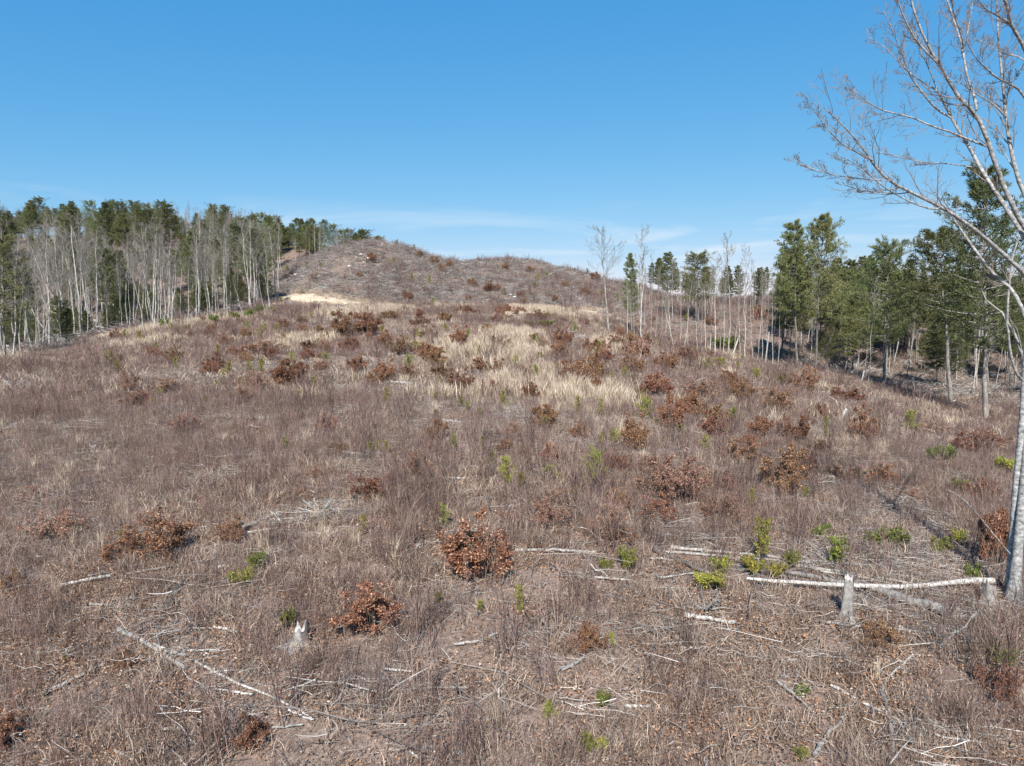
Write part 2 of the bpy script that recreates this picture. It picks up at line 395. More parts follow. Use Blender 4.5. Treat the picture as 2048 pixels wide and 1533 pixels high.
# dirt track along the bench below the knoll
def track(name, pix, width, label):
    pts = np.array([at(*p_) for p_ in pix])
    s_ = np.linspace(0, 1, 60); f = s_ * (len(pts) - 1); i = np.clip(f.astype(int), 0, len(pts) - 2); fr = (f - i)[:, None]
    c_ = pts[i] * (1 - fr) + pts[i + 1] * fr
    for _ in range(6): c_[1:-1] = (c_[:-2] + c_[1:-1] * 2 + c_[2:]) / 4
    tg = nrm(np.gradient(c_[:, :2], axis=0)); nn = np.stack([-tg[:, 1], tg[:, 0]], 1)
    off = np.array([-.62, -.5, -.25, 0, .25, .5, .62])          # the outer rows dip into the ground
    wv = width * (.8 + .4 * noise(np.arange(60), np.zeros(60), 5, 4))
    xy = c_[:, None, :2] + nn[:, None] * (off[None, :, None] * wv[:, None, None])
    z = H(xy[..., 0], xy[..., 1]); z = z.mean(1, keepdims=True) * .4 + z * .6 + .16; z[:, [0, -1]] -= .9; z[[0, -1]] -= .9
    mb = MB(); k = (np.arange(59)[:, None] * 7 + np.arange(6)[None]).ravel()
    mb.add(np.concatenate([xy, z[..., None]], -1), q=np.stack([k, k + 1, k + 8, k + 7], 1))
    o = link(name, mb.mesh(name, M_TRACK, True)); tag(o, label, 'track', kind='structure')
    return c_
M_TRACK, t, b = newmat('track_dirt')
geo = t.nodes.new('ShaderNodeNewGeometry'); K = t.links.new
n1 = tn(1.2, 6, .7); r1 = ramp(t, [(.3, c(.38, .29, .20)), (.55, c(.52, .42, .31)), (.75, c(.62, .54, .43))])
K(n1.outputs['Fac'], r1.inputs[0]); K(r1.outputs[0], b.inputs['Base Color'])
trk = [track('dirt_track', [(582, 590), (605, 592), (640, 597), (680, 603), (720, 608)], 6.0, 'pale dirt track curving round the foot of the bald knoll'),
       track('dirt_track', [(1010, 626), (1060, 623), (1110, 621), (1160, 623), (1195, 627)], 5.0, 'straw-coloured dirt track crossing below the long cleared hill')]

# ------------------------------------------------------------------ plant meshes
def bare(seed, Ht=18., r0=.16, cs=.5, nb=16, ang=42, ratio=.34, wob=.12, fork=False, k2=6, k3=6, trunk_mat=None, dead=False, fall=.62, upb=.25):
    global rng
    rng = np.random.default_rng(seed)
    n = 12
    z = np.linspace(0, 1, n)
    x = np.cumsum(rng.normal(size=(n, 2)) * .012 * Ht * .5, 0); x -= x[0]
    tr = np.concatenate([x, (z * Ht)[:, None]], 1)[None]
    rd = (r0 * (1 - z * .88) * (1 + .5 * np.exp(-z * 25)))[None]
    tm, cm = MB(), MB()
    tm.tubes(tr, rd, 7)
    src, srd = tr, rd
    if fork:
        f_, fr = spawn(tr, rd, 1, fork, fork + .05, 16, .8, .5, .06, 10, rr=.85, fall=.2)
        tm.tubes(f_, fr, 6)
        src2, srd2 = f_, fr
    p1, r1_ = spawn(src, srd, nb, cs, .98, ang, ratio, upb, wob, 6, rr=.42, rmin=.02, fall=fall)
    if fork:
        q1, s1 = spawn(src2, srd2, nb * 2 // 3, .35, .98, ang, ratio * 1.1, .25, wob, 6, rr=.42, rmin=.02, fall=fall)
        p1 = np.concatenate([p1, q1]); r1_ = np.concatenate([r1_, s1])
    cm.tubes(p1, r1_, 4)
    if not dead:
        p2, r2_ = spawn(p1, r1_, k2, .2, 1, 40, .48, .18, .16, 5, rr=.6, rmin=.014)
        cm.tubes(p2, r2_, 3)
        p3, r3_ = spawn(p2, r2_, k3, .15, 1, 40, .5, .12, .2, 4, rr=.7, rmin=.0105)
        cm.tubes(p3, r3_, 3)
    else:
        p2, r2_ = spawn(p1, r1_, 2, .3, 1, 45, .4, .1, .2, 4, rr=.6, rmin=.008)
        cm.tubes(p2, r2_, 3)
    return [('trunk', tm.mesh('bare_trunk', trunk_mat or M_PALE, True)), ('crown', cm.mesh('bare_crown', M_TWIG))]

def pine(seed, Ht=20., r0=.22, cs=.38, W=3.2, dens=1., full=.5, blunt=.0, nb=7):
    global rng
    rng = np.random.default_rng(seed)
    z = np.linspace(0, 1, 12)
    x = np.cumsum(rng.normal(size=(12, 2)) * .004 * Ht, 0); x -= x[0]
    tr = np.concatenate([x, (z * Ht)[:, None]], 1)[None]
    rd = (r0 * (1 - z * .9) * (1 + .35 * np.exp(-z * 30)))[None]
    tm, cm = MB(), MB()
    tm.tubes(tr, rd, 8)
    br = []; brr = []
    zz = cs * Ht
    while zz < Ht * .995:
        f = (zz / Ht - cs) / (1 - cs)
        prof = min(1, .6 + f * 2.2) * (1 - f) ** (.62 - blunt) + .05
        k = rng.integers(4, 7)
        ph = rng.uniform(0, 6.28)
        tx = np.array([np.interp(zz, tr[0, :, 2], tr[0, :, 0]), np.interp(zz, tr[0, :, 2], tr[0, :, 1]), zz])
        for q in range(k):
            an = ph + q * 6.283 / k + rng.normal() * .25
            Lb = W * prof * rng.uniform(.55, 1.2)
            if rng.random() < .08: Lb *= 1.35
            s_ = np.linspace(0, 1, 6)
            el_ = .02 + .5 * f + rng.normal() * .1
            rad_ = s_ * Lb
            zz_ = rad_ * el_ + (s_ ** 2.2) * Lb * .16 + rng.normal() * .04
            sw = s_ ** 2 * rng.normal() * .15 * Lb
            br.append(np.stack([tx[0] + np.cos(an) * rad_ - np.sin(an) * sw, tx[1] + np.sin(an) * rad_ + np.cos(an) * sw, zz + zz_], 1))
            brr.append(np.linspace(.035 + .01 * Lb, .008, 6))
        zz += Ht * rng.uniform(.022, .042) / dens
    # dead limbs below the crown
    p1, r1_ = np.array(br), np.array(brr)
    tm.tubes(p1, r1_, 3)
    dl, dr = spawn(tr, rd, 14, max(.12, cs - .25), cs + .03, 85, .10, .02, .08, 4, rr=.18, rmin=.012, fall=0)
    tm.tubes(dl, dr, 3)
    p2, r2_ = spawn(p1, r1_, 14, .25, 1, 50, .42, .07, .12, 4, rr=.6, rmin=.006, fall=.45)
    p2[..., 2] = p2[:, :1, 2] + (p2[..., 2] - p2[:, :1, 2]) * .55 + .02
    lifts = np.concatenate([p2[:, 1:].reshape(-1, 3), p1[:, 4:].reshape(-1, 3)])
    dirs = np.concatenate([np.repeat(nrm(p2[:, -1] - p2[:, 0]), 3, 0), np.repeat(nrm(p1[:, -1] - p1[:, -2]), 2, 0)])
    keep = rng.random(len(lifts)) < full * 2
    lifts, dirs = lifts[keep], dirs[keep]
    N = len(lifts)
    b_ = np.repeat(lifts, nb, 0) + rng.normal(size=(N * nb, 3)) * .06
    d_ = np.repeat(dirs, nb, 0) * .7 + rng.normal(size=(N * nb, 3)) * .6 + np.array([0, 0, .45])
    tone = np.clip(np.repeat(rng.normal(.5, .16, N), nb) + rng.normal(0, .12, N * nb), 0, 1)
    cm.spikes(b_, d_, rng.uniform(.22, .42, N * nb), rng.uniform(.045, .085, N * nb), tone)
    return [('trunk', tm.mesh('pine_trunk', M_PINEBARK)), ('crown', cm.mesh('pine_crown', M_PINE))]

def oak(seed, Wd=1., Ht=1., n1=10, leaves=1400, mat=None, k2=5, k3=4, lsz=.10):
    global rng
    rng = np.random.default_rng(seed)
    an = rng.uniform(0, 6.28, n1); rr_ = np.sqrt(rng.uniform(0.02, 1, n1)) * Wd * .48
    s_ = np.linspace(0, 1, 6)
    hh = Ht * (1 - .55 * (rr_ / (Wd * .5)) ** 2) * rng.uniform(.65, 1.05, n1)
    base = rng.normal(size=(n1, 2)) * .05
    p1 = np.stack([base[:, :1] + np.cos(an)[:, None] * rr_[:, None] * s_ ** .8, base[:, 1:] + np.sin(an)[:, None] * rr_[:, None] * s_ ** .8,
                   hh[:, None] * s_ ** 1.15], -1) + np.cumsum(rng.normal(size=(n1, 6, 3)) * .025, 1) * s_[None, :, None]
    r1_ = np.broadcast_to(np.linspace(.016, .006, 6), (n1, 6))
    sm, lm = MB(), MB()
    sm.tubes(p1, r1_, 4, tone=rng.random(n1))
    p2, r2_ = spawn(p1, r1_, k2, .25, 1, 45, .45, .12, .15, 5, rmin=.004)
    sm.tubes(p2, r2_, 3, tone=rng.random(len(p2)))
    p3, r3_ = spawn(p2, r2_, k3, .3, 1, 45, .5, .1, .2, 4, rmin=.003)
    sm.tubes(p3, r3_, 3, tone=rng.random(len(p3)))
    pool = np.concatenate([p3[:, 1:].reshape(-1, 3), p2[:, 3:].reshape(-1, 3)])
    cl = pool[rng.integers(0, len(pool), max(1, leaves // 7))]
    b_ = np.repeat(cl, 7, 0) + rng.normal(size=(len(cl) * 7, 3)) * .045
    N = len(b_)
    d_ = rng.normal(size=(N, 3)) + nrm(b_ - np.array([0, 0, .2])) * .5 + np.array([0, 0, -.15])
    ht = np.clip(b_[:, 2] / Ht, 0, 1)
    tone = np.clip(np.repeat(rng.normal(.5, .14, len(cl)), 7) + rng.normal(0, .2, N), 0, 1)
    lm.blades(b_, d_, rng.uniform(.7, 1.3, N) * lsz, rng.uniform(.45, .7, N) * lsz, tone)
    return [('stem', sm.mesh('oak_stems', M_STEM)), ('foliage', lm.mesh('oak_leaves', mat or M_OAK))]

def sapling(seed, Ht=1.4, W=.42, mat=None):
    global rng
    rng = np.random.default_rng(seed)
    s_ = np.linspace(0, 1, 8)
    x = np.cumsum(rng.normal(size=(8, 2)) * .015, 0); x -= x[0]
    tr = np.concatenate([x, (s_ * Ht)[:, None]], 1)[None]; rd = (np.linspace(.018, .005, 8))[None]
    sm, cm = MB(), MB()
    sm.tubes(tr, rd, 5)
    p1, r1_ = spawn(tr, rd, 24, .12, .95, 62, W / Ht * 1.15, .25, .08, 5, rmin=.004, fall=.62)
    sm.tubes(p1, r1_, 3)
    pool = np.concatenate([p1[:, 1:].reshape(-1, 3), tr[0, 4:]]); dd = np.concatenate([np.repeat(nrm(p1[:, -1] - p1[:, 0]), 4, 0), np.tile([0, 0, 1.], (4, 1))])
    nb = 14
    b_ = np.repeat(pool, nb, 0) + rng.normal(size=(len(pool) * nb, 3)) * .03; d_ = np.repeat(dd, nb, 0) * .9 + rng.normal(size=(len(b_), 3)) * .55 + [0, 0, .35]
    tone = np.clip(np.repeat(rng.normal(.5, .18, len(pool)), nb) + rng.normal(0, .12, len(b_)), 0, 1)
    cm.spikes(b_, d_, rng.uniform(.09, .17, len(b_)), rng.uniform(.011, .02, len(b_)), tone)
    return [('stem', sm.mesh('sapling_stem', M_STEM)), ('foliage', cm.mesh('sapling_needles', mat or M_SAP))]

def laurel(seed, Wd=1., Ht=.7, n1=16, yellow=0.):
    global rng
    rng = np.random.default_rng(seed)
    an = rng.uniform(0, 6.28, n1); rr_ = np.sqrt(rng.uniform(0, 1, n1)) * Wd * .5
    s_ = np.linspace(0, 1, 5)
    hh = Ht * rng.uniform(.5, 1, n1)
    p1 = np.stack([np.cos(an)[:, None] * rr_[:, None] * s_, np.sin(an)[:, None] * rr_[:, None] * s_, hh[:, None] * s_], -1) + np.cumsum(rng.normal(size=(n1, 5, 3)) * .03, 1) * s_[None, :, None]
    r1_ = np.broadcast_to(np.linspace(.014, .006, 5), (n1, 5))
    sm, lm = MB(), MB()
    sm.tubes(p1, r1_, 4)
    p2, r2_ = spawn(p1, r1_, 4, .35, 1, 45, .4, .2, .12, 4, rmin=.004)
    sm.tubes(p2, r2_, 3)
    tips = np.concatenate([p2[:, -1], p2[:, -2], p1[:, -1]])
    nb = 10
    b_ = np.repeat(tips, nb, 0) + rng.normal(size=(len(tips) * nb, 3)) * .025
    d_ = rng.normal(size=(len(b_), 3)) + [0, 0, .45]
    base = rng.normal(.42 + yellow, .13, len(tips))
    tone = np.clip(np.repeat(base, nb) + rng.normal(0, .12, len(b_)), 0, 1)
    lm.blades(b_, d_, rng.uniform(.08, .14, len(b_)), rng.uniform(.028, .045, len(b_)), tone)
    return [('stem', sm.mesh('laurel_stems', M_STEM)), ('foliage', lm.mesh('laurel_leaves', M_LAUREL))]

# ------------------------------------------------------------------ the wood, the gully trees and the ridge pines
BARE = [bare(11, 18, .15, .45, 18, 40, .30), bare(12, 18, .12, .55, 16, 34, .26), bare(13, 18, .13, .6, 14, 30, .26),
        bare(14, 18, .12, .5, 14, 36, .28, fork=.3), bare(15, 18, .16, .45, 18, 46, .46, fall=.72, k2=7, upb=.08), bare(16, 18, .10, .5, 12, 34, .22)]
SNAG = [bare(21, 15, .14, .3, 12, 75, .10, dead=True), bare(22, 12, .13, .4, 9, 60, .12, dead=True)]
PINE = [pine(31, 20, .24, .36, 4.6), pine(32, 20, .22, .42, 4.2), pine(33, 20, .24, .34, 5.0, blunt=.2), pine(34, 20, .20, .30, 3.3),
        pine(35, 20, .24, .30, 5.2, full=.42), pine(36, 20, .22, .5, 4.2, blunt=.15)]
ND = R(1)
def tree_between(kind, name, b_px, t_px, label, group=None, lib=None, var=None, cat='tree', Hu=18., Y=None, widen=1.):
    """stand a tree with its foot and its top on two lines of sight."""
    p0 = at(*b_px) if Y is None else None
    if Y is not None:
        q = P(b_px[0], b_px[1], Y); p0 = np.array([q[0], q[1], float(H(q[0], q[1]))])
    p1 = P(t_px[0], t_px[1], p0[1])
    d = p1 - p0
    Ln = np.linalg.norm(d); tx = math.atan2(d[0], d[2])
    s = Ln / Hu
    r = random.uniform(0, 6.28)
    o = thing(name, lib[var], p0 - np.array([0, 0, .15]), label, cat, group, 0, (s * widen, s * widen, s))
    # lean, then spin about its own axis
    from mathutils import Euler, Matrix
    o.rotation_euler = (Matrix.Rotation(tx, 3, 'Y') @ Matrix.Rotation(random.uniform(-.03, .03), 3, 'X') @ Matrix.Rotation(r, 3, 'Z')).to_euler()
    return o

# pale trunks along the edge of the wood
edge = [((290, 667), (252, 490)), ((211, 664), (197, 480)), ((223, 656), (214, 500)), ((246, 656), (240, 500)), ((308, 662), (303, 478)), ((320, 648), (319, 470)),
        ((126, 693), (108, 505)), ((26, 719), (19, 480)), ((14, 723), (-14, 560)), ((60, 712), (50, 520)), ((375, 655), (371, 520)), ((395, 652), (392, 500)),
        ((430, 645), (426, 505)), ((455, 640), (452, 500)), ((540, 625), (522, 505)), ((532, 628), (505, 500)), ((541, 624), (534, 480)), ((345, 655), (350, 490)),
        ((170, 680), (168, 480)), ((195, 672), (190, 500)), ((270, 662), (266, 510)), ((40, 716), (44, 540)), ((85, 702), (88, 500)), ((415, 648), (410, 520))]
for i, (b_, t_) in enumerate(edge):
    tree_between('bare', 'bare_tree', b_, t_, 'pale slender bare tree on the near edge of the mixed wood', 'pale trees along the edge of the wood', BARE, [1, 2, 5, 1, 2, 3][i % 6], widen=.95)
tree_between('bare', 'bare_tree', (152, 686), (72, 470), 'pale bare tree with a bowed leaning trunk in the fan-shaped clump at the wood edge', None, BARE, 1)
for b_, t_ in [((142, 690), (56, 478)), ((134, 692), (92, 462)), ((123, 694), (54, 520)), ((129, 692), (121, 476)), ((147, 688), (100, 500))]:
    tree_between('bare', 'bare_tree', b_, t_, 'white trunk in the fan-shaped clump of leaning trees at the wood edge', 'white trunks of the fan-shaped clump', BARE, random.choice([1, 2]), widen=1.15)
tree_between('bare', 'bare_tree', (118, 696), (80, 490), 'straight pale trunk leaning out of the fan-shaped clump at the wood edge', None, BARE, 2)
tree_between('bare', 'bare_tree', (110, 698), (18, 545), 'pale dead trunk tilted steeply across other trees at the wood edge', None, SNAG, 0, Hu=15)
tree_between('snag', 'dead_tree', (488, 638), (463, 556), 'short pale leaning snag below the tall dark pine', None, SNAG, 1, Hu=12)
tree_between('snag', 'dead_tree', (255, 662), (254, 584), 'short broken pale snag among the trunks of the wood', 'broken snags at the wood edge', SNAG, 0, Hu=15)
tree_between('snag', 'dead_tree', (340, 660), (310, 596), 'short broken pale snag among the trunks of the wood', 'broken snags at the wood edge', SNAG, 1, Hu=12)
tree_between('pine', 'white_pine', (503, 612), (477, 436), 'tall dense dark pine standing clear at the end of the wood by the track', None, PINE, 0, Hu=20, widen=1.15)
tree_between('pine', 'white_pine', (392, 640), (384, 463), 'rounded dark pine rising among bare trees inside the wood', None, PINE, 1, Hu=20, widen=.8)
tree_between('pine', 'white_pine', (8, 720), (-6, 470), 'very dark pine at the outer corner of the wood', None, PINE, 4, Hu=20)

DESC = {0: 'wide-crowned grey', 1: 'straight high-crowned grey', 2: 'narrow-crowned pale', 3: 'low-forked pale', 4: 'round-crowned grey', 5: 'thin whippy'}
PDESC = {0: 'full conical', 1: 'open-crowned', 2: 'broad round-topped', 3: 'narrow', 4: 'wide shaggy', 5: 'long-trunked'}
def wood_xy(n, a0, a1, edgeY, depth, power=1.):
    a = rng.uniform(a0, a1, n); px = a * F + 1024
    Y = np.array([edgeY(p_) for p_ in px]) + depth * rng.random(n) ** power
    return a * Y, Y
edgeL = lambda p_: np.interp(p_, [-400, 0, 250, 450, 560], [85, 92, 112, 128, 158])
rng = np.random.default_rng(5)
X, Yv = wood_xy(215, -.95, -.345, edgeL, 75, 1.25)
o_ = np.argsort(Yv - np.array([edgeL(p_) for p_ in X / Yv * F + 1024])); X, Yv = X[o_], Yv[o_]
REST = list(zip(X[118:], Yv[118:])); X, Yv = X[:118], Yv[:118]
for k, (x, y) in enumerate(zip(X, Yv)):
    y += 4
    s = random.uniform(.55, 1.12)
    v = random.choice([0, 1, 2, 3, 4, 5]); lx = random.gauss(0, .05); ly = random.gauss(0, .05)
    ad = ('strongly leaning ' if abs(ly) > .085 else ('tall ' if s > .97 else ('short ' if s < .78 else ''))) + DESC[v]
    dp = 'just inside the edge of the mixed wood' if y - edgeL(x / y * F + 1024) < 22 else 'deep inside the mixed wood'
    thing('bare_tree', BARE[v], (x, y, H(x, y) - .1), ad + ' bare tree ' + dp, 'tree', 'wood: ' + ad + ' trees ' + dp, random.uniform(0, 6.28), s, (lx, ly))
X, Yv = wood_xy(46, -.95, -.36, edgeL, 110, .9)
for k, (x, y) in enumerate(zip(X, Yv)):
    y += 10
    s = random.uniform(.45, .98); v = random.choice([0, 1, 2, 3, 5])
    ad = ('tall ' if s > .75 else 'low ') + PDESC[v] + ' olive green pine mixed among the bare trees of the wood'
    thing('white_pine', PINE[v], (x, y, H(x, y) - .1), ad, 'tree', 'wood pines: ' + ad[:24],
          random.uniform(0, 6.28), s, (random.gauss(0, .02), random.gauss(0, .02)))
X, Yv = wood_xy(75, -.95, -.37, edgeL, 70, 1.1)
for k, (x, y) in enumerate(zip(X, Yv)):
    y += 8; s = random.uniform(.2, .42); v = random.choice([0, 2, 3, 4])
    ad = ('young ' if s > .35 else 'very small ') + PDESC[v] + ' green pine under the bare crowns of the wood'
    thing('white_pine', PINE[v], (x, y, H(x, y) - .1), ad, 'tree', 'understory pines: ' + ad[:24], random.uniform(0, 6.28), (s * 1.25, s * 1.25, s))
# pines along the ridge behind the knoll
for k in range(64):
    px = random.uniform(545, 835); Y = random.uniform(250, 285)
    x = (px - 1024) / F * Y
    s = np.interp(px, [545, 600, 760, 800, 835], [.62, .60, .54, .42, .3]) * random.uniform(.85, 1.12)
    v = random.choice([0, 2, 2, 3, 4])
    ad = PDESC[v] + ' green pine in the row on the ridge behind the bald knoll'
    thing('white_pine', PINE[v], (x, Y, H(x, Y) - 1.6), ad, 'tree', 'ridge pines: ' + PDESC[v], random.uniform(0, 6.28), (s * 1.2, s * 1.2, s))
for k in range(30):
    px = random.uniform(520, 720); Y = random.uniform(236, 262)
    x = (px - 1024) / F * Y
    thing('bare_tree', BARE[random.choice([1, 2, 3, 5])], (x, Y, H(x, Y) - .1), 'small pale bare tree below the pine row on the ridge', 'tree', 'bare trees below the ridge pines', random.uniform(0, 6.28), random.uniform(.42, .62))

# trees in the gully
tree_between('b', 'bare_tree', (1217, 666), (1207, 458), 'tall bare tree with a rounded crown standing before the cleared hill', None, BARE, 4)
tree_between('b', 'bare_tree', (1285, 684), (1287, 460), 'pale bare tree with its trunk forked low into a V', None, BARE, 3)
tree_between('b', 'bare_tree', (1458, 712), (1460, 472), 'tall straight pale tree with a thin upright crown over the gully', None, BARE, 1)
tree_between('b', 'bare_tree', (1430, 712), (1428, 520), 'straight pale tree with a thin crown beside the tallest pale tree over the gully', None, BARE, 2)
gul = [((1225, 668), (1228, 590)), ((1240, 670), (1237, 560)), ((1280, 676), (1276, 545)), ((1322, 684), (1326, 575)), ((1342, 690), (1340, 560)), ((1377, 700), (1373, 575)), ((1402, 704), (1404, 550)), ((1420, 706), (1419, 545)), ((1448, 710), (1451, 560)), ((1480, 714), (1476, 535)), ((1515, 722), (1520, 560)), ((1524, 726), (1526, 540)), ((1545, 734), (1543, 580)), ((1556, 736), (1560, 560)), ((1490, 716), (1491, 500)), ((1506, 720), (1500, 530)), ((1348, 694), (1325, 580)), ((1368, 698), (1385, 560)), ((1360, 690), (1360, 545)), ((1310, 684), (1318, 540)),
       ((1300, 682), (1305, 550)), ((1270, 676), (1268, 560)), ((1255, 674), (1250, 560)), ((1330, 686), (1334, 560)), ((1395, 702), (1392, 560)), ((1440, 706), (1437, 545)),
       ((1413, 704), (1410, 570)), ((1470, 712), (1480, 560)), ((1532, 730), (1540, 590)), ((1263, 672), (1262, 590)), ((1248, 670), (1246, 600)), ((1290, 670), (1296, 540))]
for i, (b_, t_) in enumerate(gul):
    tree_between('b', 'bare_tree', b_, t_, 'thin pale bare tree among the brush on the gully rim', 'thin trees on the gully rim', BARE, [5, 2, 3, 5, 0, 1][i % 6], widen=random.uniform(.7, .95))
tree_between('p', 'white_pine', (1264, 668), (1262, 506), 'narrow dark pine beside the forked pale tree', None, PINE, 3, Hu=20, widen=.75)
tree_between('p', 'white_pine', (1335, 640), (1337, 506), 'small pine alone on the skyline beyond the gully, narrower of two', None, PINE, 1, Hu=20, widen=1.0, Y=170)
tree_between('p', 'white_pine', (1397, 640), (1395, 508), 'broad olive pine alone on the skyline beyond the gully', None, PINE, 2, Hu=20, widen=1.25, Y=165)
tree_between('p', 'white_pine', (1594, 742), (1590, 446), 'bluish pine on the gully rim, outer tree of a close pair', None, PINE, 1, Hu=20, widen=.76)
tree_between('p', 'white_pine', (1630, 746), (1640, 430), 'tallest of a close pair of pines on the gully rim, touching crowns', None, PINE, 0, Hu=20, widen=.76)
tree_between('p', 'white_pine', (1562, 720), (1572, 500), 'dark thin pine half hidden behind the close pair on the gully rim', None, PINE, 3, Hu=20)
tree_between('p', 'white_pine', (1768, 775), (1775, 488), 'rounded broad yellow-green pine with a forked grey trunk base', None, PINE, 2, Hu=20, widen=.95)
tree_between('p', 'white_pine', (1902, 808), (1880, 462), 'pine with a pale crooked bare lower trunk on the gully rim', None, PINE, 5, Hu=20, widen=1.1)
tree_between('p', 'white_pine', (1972, 842), (1984, 330), 'tallest pine with thick grey trunk behind the big bare tree', None, PINE, 4, Hu=20, widen=.85)
tree_between('b', 'bare_tree', (1735, 770), (1750, 560), 'leaning grey bare tree beside the rounded broad pine', None, BARE, 5)
edgeR = lambda p_: np.interp(p_, [1540, 1700, 1900, 2300], [125, 118, 104, 95])
rng = np.random.default_rng(15)
X, Yv = wood_xy(84, .44, .98, edgeR, 60, .8)
for k, (x, y) in enumerate(zip(X, Yv)):
    s = random.uniform(.35, 1.0)
    v = random.choice([0, 1, 3, 4, 5]); ad = ('tall ' if s > .8 else 'low ') + PDESC[v] + ' shaded pine in the dark stand filling the gully'
    thing('white_pine', PINE[v], (x, y, H(x, y) - .1), ad, 'tree', 'gully pines: ' + ad[:24], random.uniform(0, 6.28), s, (random.gauss(0, .02), random.gauss(0, .02)))
X, Yv = wood_xy(42, .38, .95, edgeR, 60, .8)
for k, (x, y) in enumerate(zip(X, Yv)):
    s = random.uniform(.55, .95)
    thing('bare_tree', BARE[random.choice([1, 2, 3, 5])], (x, y, H(x, y) - .1), 'thin grey bare trunk in the dark pine stand filling the gully', 'tree', 'bare trees in the gully stand', random.uniform(0, 6.28), s, (random.gauss(0, .04), random.gauss(0, .04)))
for k in range(40):
    px = random.uniform(1280, 1720); Y = random.uniform(165, 240); x = (px - 1024) / F * Y
    thing('bare_tree', BARE[random.choice([0, 1, 2, 5])], (x, Y, H(x, Y) - .1), 'small hazy bare tree on the low skyline beyond the gully', 'tree', 'bare trees on the low skyline', random.uniform(0, 6.28), random.uniform(.45, .85))

# ------------------------------------------------------------------ big bare tree with silvery bark, close by
BY = 17.0
foot = at(2028, 1206); BY = foot[1]
def limb(pix, dy0, dy1, r0, r1):
    n = len(pix)
    pts = np.array([P(x, y, BY + dy0 + (dy1 - dy0) * k / (n - 1)) for k, (x, y) in enumerate(pix)])
    s_ = np.linspace(0, n - 1, 14); i = np.clip(s_.astype(int), 0, n - 2); fr = (s_ - i)[:, None]
    q = pts[i] * (1 - fr) + pts[i + 1] * fr
    q2 = q.copy(); q2[1:-1] = q[:-2] * .22 + q[1:-1] * .56 + q[2:] * .22
    return q2, np.linspace(r0, r1, 14)
px1 = 1 / F * BY                                   # metres to one pixel out there
tr1 = limb([(2021, 1200), (2024, 1120), (2030, 1000), (2037, 930), (2044, 870), (2049, 780), (2057, 640), (2066, 480), (2072, 320), (2070, 120), (2076, -150)], .3, .3, 8.5 * px1, 4.5 * px1)
tr2 = limb([(2026, 1216), (2034, 1110), (2045, 1000), (2054, 880), (2064, 700), (2080, 450), (2094, 150), (2100, -120)], -.05, .6, 10 * px1, 4 * px1)
tr1[1][0] *= 1.5; tr1[1][1] *= 1.12; tr2[1][0] *= 1.9; tr2[1][1] *= 1.2
